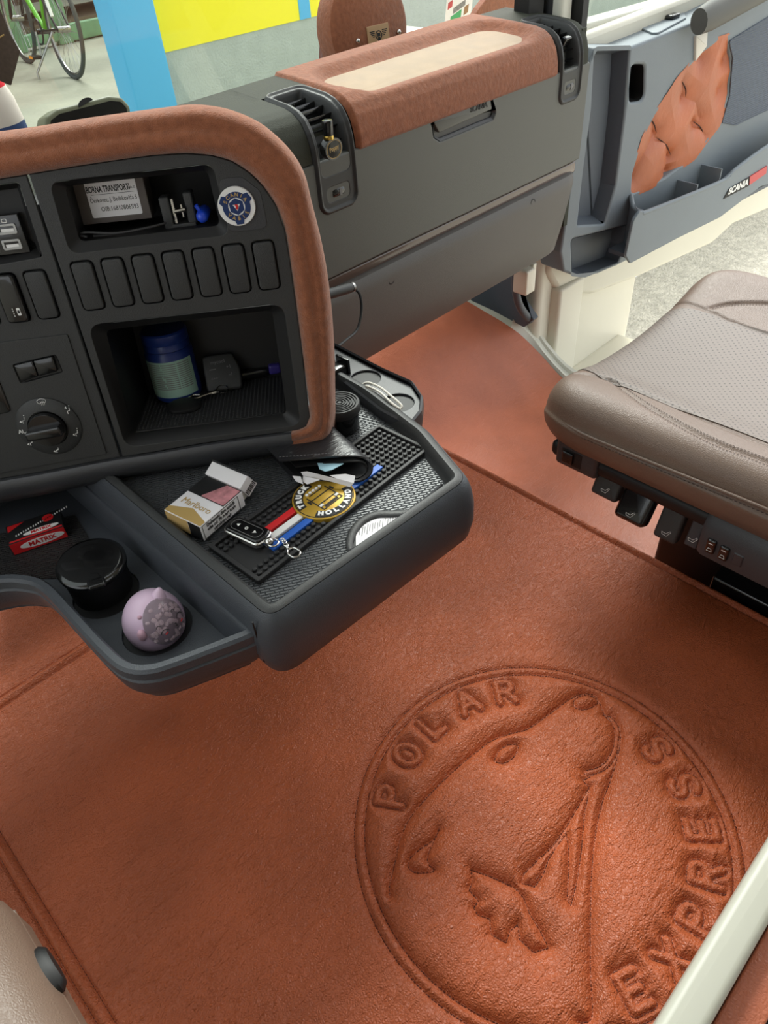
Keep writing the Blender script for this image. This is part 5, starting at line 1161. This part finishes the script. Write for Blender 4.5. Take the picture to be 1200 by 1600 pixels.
for y in (hy, hy-0.008, 0.0, -0.3):
    k = 0 if y == hy else 1
    secs.append([SD.P(-y, z, h) for z, h in ((0.285, -0.03), (0.285, -0.010+0.004*k), (hz_+0.062, 0.004+0.004*k), (hz_+0.050, 0.010+0.006*k), (hz_+0.004, 0.008+0.006*k), (hz_-0.004, -0.03))])
hs_.loft(secs); hs_.obj('side_housing', M['lip'], ps)
for k, q in enumerate(((1111, 853), (1131, 864), (1152, 875))):
    c_ = xat(*q, 0.7595)
    f_ = Frame(SD.P(-c_[1], c_[2], 0.0155), SD.ex, SD.ey+SD.n*0.04)
    if k < 2:
        MB().box(f_, -0.0065, 0.0065, -0.0125, 0.0125, -0.004, 0.0035, 0.003).obj('lumbar_switch', M['glossblack'], ps)
        MB().box(f_, -0.003, 0.003, 0.006, 0.007, 0.0034, 0.0038).obj('switch_mark', M['white'], ps)
        MB().tube([f_.P(-0.0035, -0.007, 0.0036), f_.P(-0.002, -0.002, 0.0036), f_.P(0.002, -0.002, 0.0036), f_.P(0.0035, -0.007, 0.0036)], 0.0004, 5, closed=True).obj('switch_symbol', M['white'], ps)
    else: MB().box(f_, -0.0068, 0.0068, -0.0105, 0.0105, -0.004, 0.0012, 0.002).obj('blank_cover', M['lip'], ps)
# driver seat corner
ds = thing('driver_seat', 'taupe leather edge of the driver seat in the lower left corner', 'seat', (-0.35, 0.1, -0.13))
mb = MB(); mb.box(HF, -0.62, -0.090, -0.5, 0.44, 0.25, 0.372, 0.045); mb.obj('seat_cushion', M['taupe'], ds)
MB().tube([(-0.0915, y, 0.325) for y in np.linspace(-0.4, 0.40, 12)], 0.002, 8).obj('side_piping', M['taupe'], ds)
MB().box(HF, -0.55, -0.16, -0.45, 0.35, -0.02, 0.25, 0.01).obj('seat_base', M['blackdeep'], ds)
kp = xat(82, 1505, -0.085)[1:]
MB().lathe(Frame((-0.110, kp[0], kp[1]-0.005), (0, 0, 1), (0, 1, 0)), [(0.015, 0), (0.0165, -0.004), (0.0165, -0.022), (0.013, -0.026), (0.0001, -0.027)], 36, 0.7, 1.3).obj('side_knob', M['blackdeep'], ds)
# bunk edge behind the camera's right
bk_ = thing('bunk_edge', 'cream painted edge rail of the bunk base in the lower right corner', 'rail', (0.3, -0.03, 0.30))
MB().box(HF, 0.02, 0.70, -0.034, -0.009, 0.34, 0.40, 0.006).obj('edge_rail', mat('dull_cream_rail', srgb(186, 186, 172), 0.4), bk_)
MB().box(HF, 0.02, 0.70, -0.060, -0.036, 0.30, 0.374, 0.002).obj('leather_facing', M['leather2'], bk_)
MB().box(HF, 0.02, 0.70, -0.074, -0.061, 0.28, 0.365, 0.004).obj('felt_edge', M['carpet'], bk_)
tag(MB().box(HF, 0.02, 0.68, -0.60, -0.080, 0.30, 0.372, 0.02).obj('fleece_blanket', M['fleece']), 'white fleece blanket at the lower right corner behind the cream rail', 'blanket')
#@@DOOR
# ------------------------------------------------------------------ open passenger door
DA = math.radians(5)
DR = Frame((1.48, 0.93, 0), (math.cos(DA), -math.sin(DA), 0), (0, 0, 1))
dd = thing('door_1', 'open passenger door with a blue grey liner, cognac buttoned panel and map pocket', 'door', (1.48, 0.93, 0.0), kind='structure')
outl = rp(DR.pxs([(921, 95), (932, 74), (985, 73), (1087, 33), (1250, -50), (1260, 262), (1160, 311), (1060, 360), (975, 410), (935, 428), (900, 432), (881, 425), (876, 395), (886, 330), (903, 190)]), [.01, .01, .008, .01, .01, .02, .05, .1, .1, .05, .015, .01, .01, .05, .05])
ch_o = rp(DR.pxs([(930, 78), (984, 76), (976, 180), (962, 290), (945, 350), (903, 352), (912, 270), (925, 170)]), 0.006)
ch_i = [(a*0.0+x*1.0, y) for (a, _), (x, y) in zip(ch_o, off(ch_o, -0.010))]
pk_o = rp(DR.pxs([(893, 374), (981, 352), (976, 385), (966, 410), (915, 430), (895, 428)]), 0.008)
ov = rp(DR.pxs([(985, 101), (1008, 101), (1007, 157), (984, 160)]), 0.016, 8)
tf = DR.pxs([(1136, 61), (1143, 90), (1138, 146), (1122, 193), (1085, 243), (1040, 277), (987, 303), (989, 272), (1006, 216), (1024, 181), (1058, 128), (1095, 86), (1126, 63)]); tfl = rp(tf, 0.015, 4)
pc_o = rp(DR.pxs([(992, 304), (1040, 281), (1087, 246), (1124, 196), (1175, 150), (1260, 100), (1260, 240), (1170, 250), (1100, 292), (1020, 326), (1000, 322)]), 0.01, 4)
ln = MB().plate(DR, outl, [ch_o, pk_o, ov, tfl], -0.075, 0.0, 0.006).obj('door_liner', M['door'], dd)
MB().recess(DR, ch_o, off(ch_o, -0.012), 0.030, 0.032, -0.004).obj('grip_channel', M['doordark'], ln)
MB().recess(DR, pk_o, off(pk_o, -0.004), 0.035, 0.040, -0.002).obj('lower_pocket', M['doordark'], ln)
MB().recess(DR, ov, off(ov, -0.002), 0.020, 0.05, -0.004).obj('oval_opening', M['blackdeep'], ln)
# outer skin of the door
sk = rp(DR.pxs([(905, 60), (1250, -70), (1270, 300), (1150, 352), (1118, 382), (1000, 436), (930, 462), (880, 462), (862, 430), (870, 330)], -0.05), [.02, .02, .05, .05, .05, .1, .04, .03, .03, .1])
MB().plate(DR, sk, [], -0.13, -0.060, 0.012).obj('door_frame', M['cream'], dd)
# buttoned panel
amin, amax = min(p[0] for p in tf)-0.01, max(p[0] for p in tf)+0.01; bmin, bmax = min(p[1] for p in tf)-0.01, max(p[1] for p in tf)+0.01
TA, TB = np.meshgrid(np.linspace(amin, amax, 220), np.linspace(bmin, bmax, 220), indexing='ij')
btn = [DR.px(*q) for q in ((1030, 208), (1074, 152), (1137, 92), (1052, 245), (1093, 192), (991, 278), (1048, 268), (1100, 90), (1130, 140))]
Dm = np.full(TA.shape, 9.0)
for a, b in btn: Dm = np.minimum(Dm, np.hypot(TA-a, TB-b))
folds = [[(1020, 187), (1026, 194), (1030, 208)], [(1030, 216), (1045, 227), (1052, 243)], [(1070, 127), (1076, 140), (1076, 152)], [(1087, 190), (1099, 200), (1104, 212)], [(1052, 245), (1048, 258), (1046, 272)], [(1074, 152), (1090, 160), (1100, 185)], [(1030, 212), (1010, 240), (991, 278)]]
Df = np.full(TA.shape, 9.0)
for L_ in folds:
    P_ = [DR.px(*q) for q in L_]
    for i in range(len(P_)-1):
        a, b = np.array(P_[i]), np.array(P_[i+1]); d = b-a; t_ = np.clip(((TA-a[0])*d[0]+(TB-a[1])*d[1])/(d@d), 0, 1); Df = np.minimum(Df, np.hypot(TA-a[0]-t_*d[0], TB-a[1]-t_*d[1]))
Th = -0.016+0.019*(1-np.exp(-Dm/0.03)) - 0.007*np.exp(-Df/0.012)
Pg = DR.o+TA[..., None]*DR.ex+TB[..., None]*DR.ey+Th[..., None]*DR.n
mk = MB().grid(Pg)
# keep only faces close to the opening
import mathutils.geometry as mg
tfo = off(tfl, 0.012); keep = []
def inpoly(p, poly_):
    c = False; j = len(poly_)-1
    for i in range(len(poly_)):
        if ((poly_[i][1] > p[1]) != (poly_[j][1] > p[1])) and (p[0] < (poly_[j][0]-poly_[i][0])*(p[1]-poly_[i][1])/(poly_[j][1]-poly_[i][1])+poly_[i][0]): c = not c
        j = i
    return c
fa = TA.ravel(); fb = TB.ravel()
mk.f = [f for f in mk.f if inpoly((fa[f[0]], fb[f[0]]), tfo)]
mk.obj('buttoned_panel', M['orange'], dd, 180)
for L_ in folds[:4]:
    P_ = [DR.P(*DR.px(*q), -0.008) for q in L_]; MB().tube(catmull(P_, 4), [0.0003+0.0013*math.sin(PI*i/(len(catmull(P_, 4))-1)) for i in range(len(catmull(P_, 4)))], 6).obj('crease_shade_line', M['crease'], dd)  # dark tubes paint the shade in the folds
# speaker grille
sg = rp(DR.pxs([(1139, 64), (1260, -10), (1260, 150), (1200, 172), (1150, 196), (1128, 192), (1140, 150), (1145, 90)], 0.002), 0.006)
MB().plate(DR, sg, [], 0.0, 0.003, 0.001).obj('speaker_grille', M['grille'], dd)
# map pocket
ph = 0.065
fp_ = rp(DR.pxs([(1000, 330), (1020, 330), (1128, 284), (1146, 268), (1200, 228), (1270, 190), (1270, 262), (1188, 292), (1125, 340), (1060, 372), (985, 412), (978, 400), (990, 345)], ph), [.006, .004, .01, .02, .02, .01, .02, .02, .05, .05, .01, .01, .02])
mp = MB().plate(DR, fp_, [], ph-0.008, ph, 0.002).obj('map_pocket', M['door'], dd)
rim = [DR.P(*DR.px(*q, h), h) for q, h in (((986, 306), 0.002), ((990, 324), 0.030), ((1002, 331), 0.058), ((1018, 328), ph-.004), ((1128, 283), ph-.004), ((1146, 267), ph-.004), ((1200, 228), ph-.004), ((1265, 192), ph-.004))]
MB().tube(catmull(rim, 5), 0.0055, 10).obj('pocket_rim', M['door'], dd)
lo_ = [DR.px(*q, ph-0.01) for q in ((1000, 340), (1060, 330), (1128, 300), (1200, 250), (1265, 215))]
b0_ = DR.px(985, 405, ph)[1]
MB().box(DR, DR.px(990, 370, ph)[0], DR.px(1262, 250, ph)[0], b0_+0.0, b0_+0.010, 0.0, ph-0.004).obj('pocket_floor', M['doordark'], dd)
a_l = DR.px(992, 330, ph)[0]
MB().add([DR.P(DR.px(986, 308)[0], DR.px(986, 308)[1], 0), DR.P(DR.px(986, 308)[0], b0_, 0), DR.P(DR.px(985, 405, ph)[0], b0_, ph-0.004), DR.P(*DR.px(1000, 332, ph), ph-0.004)], [(0, 1, 2, 3)]).obj('pocket_end', M['door'], dd)
for (q0, q1) in (((1062, 262), (1100, 300)), ((1100, 238), (1128, 292))):
    a0_ = DR.px(*q0)[0]; top = DR.px(*q0)[1]
    MB().box(DR, a0_, a0_+0.004, b0_, top-0.03, 0.0, ph-0.006).obj('pocket_divider', M['door'], dd)
sn = rp(DR.pxs([(1130, 311), (1139, 295), (1171, 276), (1170, 290)], ph+0.001), 0.001)
MB().prism(DR, sn, ph, ph+0.002).obj('name_plate', M['blacktext'], dd)
q0 = DR.px(1154, 292, ph+.002); q1 = DR.px(1138, 300, ph+.002); q2 = DR.px(1169, 284, ph+.002); an = math.atan2(q2[1]-q1[1], q2[0]-q1[0])
MB().text(DR.sub(q0[0], q0[1], ph+0.002, an), 'SCANIA', 0.0235, bold=0.0008, sx=1.15).obj('name_lettering', M['white'], dd)
MB().prism(DR, rp(DR.pxs([(1171, 276), (1198, 259), (1196, 271), (1170, 289)], ph+0.001), 0.001), ph, ph+0.003).obj('reflector', M['darkred'], dd)
# switch pod on the top of the liner
tz = DR.px(1040, 52)[1]
TPf = Frame(DR.P(*DR.px(1000, 67), 0), DR.P(*DR.px(1087, 33), 0)-DR.P(*DR.px(985, 73), 0), -DR.n)   # on the top edge
TPn = TPf
def tp(px, py): p = hit(px, py, TPf.o, TPf.n)-TPf.o; return (float(p@TPf.ex), float(p@TPf.ey))
pod = rp([tp(*q) for q in ((998, 45), (1030, 22), (1068, 22), (1072, 30), (1028, 54), (1018, 54))], 0.008)
MB().prism(TPf, pod, 0.0, 0.004, 0.0015).obj('switch_pod', M['door'], dd)
for q in ((1036, 26), (1050, 32)):
    a, b = tp(*q); MB().box(TPf, a-0.016, a+0.016, b-0.010, b+0.010, 0.003, 0.013, 0.004).obj('window_switch', M['glossblack'], dd)
for q in ((965, 43),):
    a, b = tp(*q); MB().box(TPf.sub(a, b, 0, 0.0), -0.03, 0.03, -0.004, 0.004, 0.0, 0.001).obj('air_slot', M['blackdeep'], dd)
# armrest bar and cream bracket
ar0 = DR.P(*DR.px(1092, 34, 0.035), 0.035); ar1 = DR.P(*DR.px(1240, -45, 0.035), 0.035)
MB().tube([ar0, ar0+(ar1-ar0)*.1, ar1], [0.026, 0.030, 0.030], 14, squash=0.8).obj('armrest_bar', mat('worn_grey_plastic', srgb(92, 92, 88), 0.6), dd)
MB().prism(DR, rp(DR.pxs([(1087, 56), (1105, 49), (1104, 72), (1086, 96)], 0.004), 0.002), 0.0, 0.006, 0.002).obj('grip_bracket', M['offwhite'], dd)
# window belt, frame and glass
bz = DR.px(925, 75)[1]+0.03
MB().box(DR, -0.02, 1.05, 0.615, 0.640, -0.125, -0.080, 0.004).obj('belt_moulding', M['creamdull'], dd)
MB().box(DR, -0.02, 1.05, 0.612, 0.622, -0.080, -0.068, 0.002).obj('belt_seal', M['blackdeep'], dd)
MB().box(DR, 0.0, 1.03, 0.62, 1.25, -0.104, -0.100).obj('door_glass', M['glass'], dd)
MB().box(DR, -0.035, 0.0, 0.60, 1.3, -0.12, -0.07, 0.006).obj('window_post', M['lip'], dd)
# body pillar strips right of the windscreen
mb = MB(); mb.box(HF, 1.452, 1.492, 0.985, 1.02, 0.30, 1.7, 0.01); tag(mb.obj('trim_6', M['creamdull']), kind='structure')
slab('trim_7', 1.495, 1.515, 0.965, 1.0, 0.30, 1.7, M['blackdeep'])
# hinge, rubber boot and kick panel
hg = thing('door_hinge', 'cream painted door hinge block on the body below the glove box end', 'hinge', (1.45, 0.95, 0.1))
hc = hit(826, 438, (0, 0.95, 0), Y8); hf2 = Frame(hc, (1, 0, 0), (0, 0, 1))
MB().box(hf2, -0.022, 0.012, -0.030, 0.030, -0.03, 0.010, 0.005).obj('hinge_block', M['cream'], hg)
MB().box(hf2, 0.012, 0.026, -0.036, 0.034, -0.03, 0.002, 0.003).obj('hinge_plate', M['cream'], hg)
KPl = Frame((1.43, 1.05, 0), (0, -1, 0), (0, 0, 1))
MBk = MB().prism(KPl, rp(KPl.pxs([(735, 470), (735, 400), (806, 400), (811, 465), (834, 500), (818, 512), (796, 500), (770, 486)]), 0.004), -0.02, 0.0, 0.003); tag(MBk.obj('trim_8', M['doordark']), kind='structure')
p = [hit(x, y, (0, yy, 0), Y8) for x, y, yy in ((806, 422, .99), (806, 455, .99), (813, 480, .99), (828, 500, 1.0))]
tag(MB().tube(catmull(p, 5), 0.010, 12).obj('cable_boot', M['doordark']), 'dark blue grey cable boot running down beside the cream door hinge', 'cable boot')
#@@OUT
# ------------------------------------------------------------------ items by the windscreen
dv = hit(137, 175, (0, 1.02, 0), Y8)
DV = Frame(dv, norm(hit(200, 160, (0, 1.0, 0), Y8)-hit(75, 190, (0, 1.0, 0), Y8)+np.array([0, 0, 0.0])), (0, 0.25, 1))
tdv = thing('dash_display', 'dark display unit with a rounded olive grey casing behind the suede band', 'display', frame=DV)
L_ = DV.pxs([(69, 200), (72, 182), (88, 170), (170, 149), (190, 151), (204, 166), (206, 190)])
L_ = rp([(L_[0][0], L_[0][1]-0.04)]+L_[:]+[(L_[-1][0], L_[-1][1]-0.04)], [.002, .002, .008, .01, .01, .01, .01, .002, .002])
MB().prism(DV, L_, -0.03, 0.0, 0.004).obj('display_casing', mat('olive_casing', srgb(104, 108, 84), 0.5), tdv)
MB().prism(DV, off(L_, -0.0062), -0.001, 0.0008).obj('display_screen', M['glossblack'], tdv)
MB().prism(DV.sub(*DV.px(134, 162), 0.0, 0.2), [(0.011*math.cos(a), 0.006*math.sin(a)) for a in np.linspace(0, PI, 12)], -0.0005, 0.001).obj('casing_notch', M['blackdeep'], tdv)
# knitted hat
hh = hit(5, 200, (0, 1.10, 0), Y8); HFm = hframe(hh[0]-0.008, hh[1], hh[2]-0.028)
ht = thing('striped_hat', 'small red, white and blue striped knitted hat at the left windscreen edge', 'hat', frame=HFm)
MB().lathe(HFm, [(0.036, 0.0), (0.038, 0.006), (0.0365, 0.036)], 28).obj('blue_band', mat('blue_knit', srgb(62, 84, 130), 0.95), ht)
MB().lathe(HFm, [(0.0365, 0.036), (0.034, 0.060), (0.029, 0.076)], 28).obj('white_band', mat('white_knit', srgb(226, 218, 208), 0.95), ht)
MB().lathe(HFm, [(0.029, 0.076), (0.022, 0.094), (0.012, 0.106), (0.0001, 0.110)], 28).obj('red_crown', mat('red_knit', srgb(206, 26, 44), 0.95), ht)
# hanging felt pennant
pn = hit(5, 80, (0, 1.05, 0), Y8); PNf = Frame(pn, (1, 0, 0), (0, 0, 1))
pt = thing('felt_pennant', 'dark brown felt pennant with a gold stitched line hanging at the top left', 'pennant', frame=PNf)
pl2 = PNf.pxs([(-30, -20), (0, 12), (16, 52), (32, 80), (18, 134), (0, 126), (-40, 110)])
MB().prism(PNf, rp(pl2, 0.002), -0.006, 0.0, 0.001).obj('felt_body', M['felt'], pt)
MB().tube([PNf.P(*PNf.px(x, y), 0.0004) for x, y in ((-8, 60), (0, 58), (6, 54))], 0.0008, 5).obj('gold_line', M['goldprint'], pt)
# round suede shield leaning on the windscreen
sc_ = hit(578, 55, (0, 1.27, 0), Y8); SHF = Frame(sc_, (1, -0.10, 0), (0, 0.12, 1))
e1 = SHF.px(519, 60); e2 = SHF.px(641, 50); rad_ = (e2[0]-e1[0])/2
sh = thing('round_suede_cushion', 'round brown suede disc with a small winged plate standing behind the dashboard', 'suede disc', frame=SHF)
cxs = (e1[0]+e2[0])/2
S2f = SHF.sub(cxs, 0.012, 0)
MB().lathe(S2f, [(rad_, -0.05), (rad_+0.001, -0.02), (rad_-0.003, -0.006), (rad_-0.012, 0.0), (0.0001, 0.001)], 64).obj('suede_face', M['suede'], sh)
ppx = S2f.px(590, 55); P2f = S2f.sub(ppx[0], ppx[1], 0.001, 0.0)
MB().box(P2f, -0.028, 0.028, -0.018, 0.018, 0, 0.003, 0.001).obj('badge_plate', mat('tan_leather_plate', srgb(176, 140, 100), 0.5), sh)
mb = MB(); g_ = P2f.sub(0, 0, 0.003); mb.plate(g_, circ(0, 0, 0.0085, 24), [circ(0, 0, 0.0065, 24)], 0, 0.0004); mb.box(g_, -0.004, 0.004, -0.002, 0.004, 0, 0.0004); mb.box(g_, -0.003, 0.003, -0.011, -0.003, 0, 0.0004)
for s_ in (-1, 1):
    for k, (l_, y_) in enumerate(((0.013, 0.007), (0.011, 0.004), (0.009, 0.001), (0.006, -0.002))): mb.box(g_, min(s_*0.0095, s_*(0.0095+l_)), max(s_*0.0095, s_*(0.0095+l_)), y_, y_+0.0017, 0, 0.0004)
mb.obj('winged_emblem', M['blacktext'], sh)
for q in ((558, 64), (622, 50)):
    a, b = S2f.px(*q); MB().sphere(S2f.P(a, b, 0.002), 0.005, n=8).obj('stud', M['chrome'], sh)
# second suede piece further right on the windscreen
s3 = hit(790, 8, (0, 1.30, 0), Y8); S3 = Frame(s3, (1, 0, 0), (0, 0.1, 1))
tag(MB().prism(S3, rp(S3.pxs([(735, 40), (750, 12), (775, -20), (832, -60), (832, 30), (780, 50)]), 0.01), -0.02, 0, 0.004).obj('suede_panel', M['suede']), 'brown suede panel edge at the top, left of the black pillar', 'suede panel')
# vignette sticker on the glass
v_ = hit(718, 10, WS.P(0, 0, -0.001), WS.n); VF = Frame(v_, _r-(_r@WS.n)*WS.n, _u-(_u@WS.n)*WS.n)
vg = thing('toll_sticker', 'square white toll sticker with a barcode and coloured numbers on the windscreen glass', 'sticker', frame=VF)
k_ = abs(VF.px(738, 10)[0]-VF.px(698, 10)[0]); 
MB().prism(VF, rr(0, 0.0, k_, k_*1.05, 0.004), -0.0012, -0.0006).obj('sticker_sheet', M['paper'], vg)
hf3 = VF.sub(0, 0, -0.0005); mb = MB(); 
for k in range(16): mb.box(hf3, -k_*0.22+k*k_*0.028, -k_*0.22+k*k_*0.028+k_*0.014, -k_*0.10, k_*0.08, 0, 0.0003)
mb.obj('barcode', M['blacktext'], vg)
mb = MB(); mb.box(hf3, -k_*0.44, -k_*0.28, k_*0.16, k_*0.36, 0, 0.0004); mb.box(hf3, k_*0.26, k_*0.42, k_*0.16, k_*0.36, 0, 0.0004); mb.obj('red_squares', M['darkred'], vg)
mb = MB(); mb.box(hf3, -k_*0.30, k_*0.10, -k_*0.40, -k_*0.14, 0, 0.0004); mb.obj('green_squares', mat('green_print', srgb(60, 160, 100), 0.5), vg)
mb = MB(); mb.box(hf3, k_*0.20, k_*0.36, -k_*0.40, -k_*0.14, 0, 0.0004); mb.obj('brown_square', mat('brown_print', srgb(150, 110, 70), 0.5), vg)
# narrow mirror arm outside
ma = [hit(x, y, (0, 1.62, 0), Y8) for x, y in ((512, -30), (508, 40), (505, 110))]
tag(MB().tube(ma, 0.012, 12).obj('mirror_arm', mat('brown_tube', srgb(120, 70, 60), 0.4)), 'thin red brown vertical tube just left of the round suede disc', 'tube')
# ------------------------------------------------------------------ outside
GZ = -1.50
slab('ground', -30, 40, -30, 2.4, GZ-0.1, GZ, M['gravel']).name = 'trim_9'
DZ = -0.30
slab('trim_10', -12, 14, 2.42, 22, GZ, DZ, M['concrete'])
wy = 3.4
def WP(px, py): return hit(px, py, (0, wy, 0), Y8)
WL = Frame((0, wy, 0), (1, 0, 0), (0, 0, 1))
xl = WP(240, 100)[0]; zt = (WP(240, 88)[2]+WP(500, 22)[2])/2
wall = thing('wall_outside', None, None, (3, wy, DZ), kind='structure')
MB().box(WL, xl, 9.0, DZ, zt, -0.2, 0).obj('grey_base', M['wallgrey'], wall)
xs1 = WP(466, 15)[0]; xs2 = WP(483, 10)[0]
MB().box(WL, xl, 9.0, zt, 1.6, -0.2, 0.004).obj('yellow_band', M['yellow'], wall)
MB().box(WL, xs1, xs2, zt, 1.6, 0.004, 0.007).obj('blue_stripe', M['postblue'], wall)
bp0 = hit(212, 100, (0, wy-0.05, 0), Y8); bw = (hit(235, 60, (0, wy-0.05, 0), Y8)[0]-hit(168, 60, (0, wy-0.05, 0), Y8)[0])
tag(MB().box(HF, xl-bw, xl+0.005, wy-0.12, wy+0.02, DZ, 1.7, 0.01).obj('blue_post', M['postblue']), 'square sky blue post at the left end of the yellow wall', 'post')
# dim backdrop and green rack
slab('trim_11', -8, 12, 11.5, 11.8, DZ, 5, M['walldark'])
slab('trim_12', 5.2, 9, 5.0, 5.2, DZ, 1.4, mat('dark_green_wall', srgb(78, 84, 78), 0.7, noise=(3, .8, 1.2)))
ry = 8.2; RW = lambda px, py: hit(px, py, (0, ry, 0), Y8)
rk_ = thing('green_rack', 'faded green steel rack standing on the concrete behind the bicycle', 'rack', (RW(100, 60)[0], ry, DZ))
q = RW(97, 50); MB().box(HF, q[0]-0.07, q[0]+0.07, ry-0.05, ry+0.05, DZ, 3.0, 0.01).obj('rack_post', M['rackgreen'], rk_)
q2 = RW(8, 40); MB().box(HF, q2[0]-0.12, q2[0]+0.12, ry-0.05, ry+0.05, DZ, 3.0, 0.01).obj('rack_post', M['rackgreen'], rk_)
q3 = RW(140, 44); MB().box(HF, q[0], q[0]+2.2, ry-0.04, ry+0.04, q3[2]-0.07, q3[2]+0.07, 0.01).obj('rack_beam', M['rackgreen'], rk_)
q4 = RW(100, 58); MB().box(HF, q2[0], q[0], ry-0.04, ry+0.04, q3[2]-0.05, q3[2]+0.05, 0.01).obj('rack_beam', M['rackgreen'], rk_)
mb = MB(); mb.box(HF, q[0]-0.3, q[0]+2.6, ry+0.6, ry+1.6, q3[2]+0.35, q3[2]+0.42); mb.box(HF, q[0]-0.3, q[0]+2.6, ry+0.6, ry+1.6, q3[2]-0.05, q3[2]+0.02); mb.obj('rack_shelf', mat('dusty_brown_board', srgb(120, 106, 88), 0.8), rk_)
# bicycle
A0 = atz(117, 123, DZ); Bt = atz(38, 82, DZ); bdir = norm((Bt-A0)*np.array([1, 1, 0])); bdir = norm(bdir + 0.10*np.array([-1, 0, 0])); RWh = 0.335
BK = Frame(A0, bdir, UPV)      # a along, b up, n sideways
if BK.n@(EYE-A0) < 0: pass
bi = thing('bicycle', 'parked city bicycle with green and white frame seen through the windscreen', 'bicycle', frame=BK)
leanv = 0.10
BK = Frame(A0, bdir, UPV+leanv*np.cross(bdir, UPV)*(-1 if np.cross(bdir, UPV)@(EYE-A0) > 0 else 1))
def wheel(a0):
    wh = MB().tube([BK.P(a0+(RWh-0.012)*math.cos(t_), RWh+(RWh-0.012)*math.sin(t_), 0) for t_ in np.linspace(0, 2*PI, 49)[:-1]], 0.017, 8, closed=True).obj('wheel', M['tyre'], bi)
    MB().tube([BK.P(a0+(RWh-0.034)*math.cos(t_), RWh+(RWh-0.034)*math.sin(t_), 0) for t_ in np.linspace(0, 2*PI, 49)[:-1]], 0.009, 6, closed=True).obj('rim', M['steel'], wh)
    mb = MB()
    for k in range(28): t_ = 2*PI*k/28; mb.tube([BK.P(a0+0.02*math.cos(t_+0.4), RWh+0.02*math.sin(t_+0.4), 0.02*(-1)**k), BK.P(a0+0.30*math.cos(t_), RWh+0.30*math.sin(t_), 0)], 0.0014, 4)
    mb.obj('spokes', M['steel'], wh)
    MB().tube([BK.P(a0, RWh, -0.05), BK.P(a0, RWh, 0.05)], 0.022, 12).obj('hub', M['steel'], wh)
wheel(0); wheel(1.05)
BBk = (0.42, 0.29); ST = (0.28, 0.72); HT_ = (0.86, 0.80); H2 = (0.90, 0.66)
mb = MB(); T_ = lambda p, q, r_, z=0: mb.tube([BK.P(*p, z), BK.P(*q, z)], r_, 10)
T_(BBk, ST, 0.016); T_(H2, BBk, 0.019); T_((0.31, 0.64), HT_, 0.016); mb.obj('frame', M['bikegreen'], bi)
mb = MB(); T_((0.0, RWh), BBk, 0.010, 0.05); T_((0.0, RWh), BBk, 0.010, -0.05); T_((0, RWh), (0.31, 0.64), 0.009, 0.05); T_((0, RWh), (0.31, 0.64), 0.009, -0.05); T_(HT_, H2, 0.02); T_(H2, (1.05, RWh), 0.014, 0.05); T_(H2, (1.05, RWh), 0.014, -0.05); mb.obj('stays_and_fork', M['bikeblack'], bi)
mb = MB(); mb.tube([BK.P(*ST, 0), BK.P(0.24, 0.84, 0)], 0.012, 8); mb.box(BK.sub(0.22, 0.86, 0), -0.14, 0.12, -0.02, 0.03, -0.07, 0.07, 0.02); mb.obj('saddle', M['bikeblack'], bi)
mb = MB(); mb.tube([BK.P(0.84, 0.88, 0), BK.P(0.84, 0.94, 0), BK.P(0.80, 0.97, 0.15), BK.P(0.72, 0.97, 0.28)], 0.012, 8); mb.tube([BK.P(0.84, 0.94, 0), BK.P(0.80, 0.97, -0.15), BK.P(0.72, 0.97, -0.28)], 0.012, 8); mb.tube([BK.P(*HT_, 0), BK.P(0.84, 0.94, 0)], 0.013, 8); mb.obj('handlebar', M['bikeblack'], bi)
sgn_ = 1 if BK.n@(EYE-A0) > 0 else -1
mb = MB(); mb.tube([BK.P(BBk[0]+0.09*math.cos(t_), BBk[1]+0.09*math.sin(t_), 0.06*sgn_) for t_ in np.linspace(0, 2*PI, 25)[:-1]], 0.008, 6, closed=True); mb.tube([BK.P(*BBk, -0.07), BK.P(*BBk, 0.07)], 0.02, 10); mb.obj('chainring', M['bikeblack'], bi)
mb = MB(); mb.tube([BK.P(BBk[0], BBk[1], 0.08*sgn_), BK.P(BBk[0]-0.03, BBk[1]-0.17, 0.09*sgn_)], 0.010, 8); mb.obj('crank', M['steel'], bi)
MB().box(BK.sub(BBk[0]-0.03, BBk[1]-0.17, 0.14*sgn_), -0.045, 0.045, -0.012, 0.012, -0.04, 0.04, 0.004).obj('pedal', M['bikeblack'], bi)
MB().box(BK.sub(BBk[0]-0.03, BBk[1]-0.17, 0.14*sgn_), -0.040, 0.040, -0.009, 0.009, -0.043, 0.043).obj('pedal_reflector', M['amber'], bi)
ks = atz(63, 127, DZ); MB().tube([BK.P(0.12, RWh-0.02, 0.05*sgn_), ks+np.array([0, 0, 0.06]), ks+np.array([0, 0, 0.012])], [0.010, 0.009, 0.011], 8).obj('kickstand', M['steel'], bi)
MB().tube([BK.P(0.02, 0.42, 0.06*sgn_), BK.P(0.13, 0.66, 0.06*sgn_)], 0.014, 8).obj('rack_strut', M['white'], bi)
# meadow beyond the door window
mb = MB(); gp = hit(965, 10, (6.0, 0, 0), np.array([1.0, 0, 0]))
MB_ = MB().box(HF, 5.5, 40, 2.45, 40, GZ, GZ+0.05).obj('meadow', M['grass']); tag(MB_, kind='structure'); MB_.name = 'trim_13'
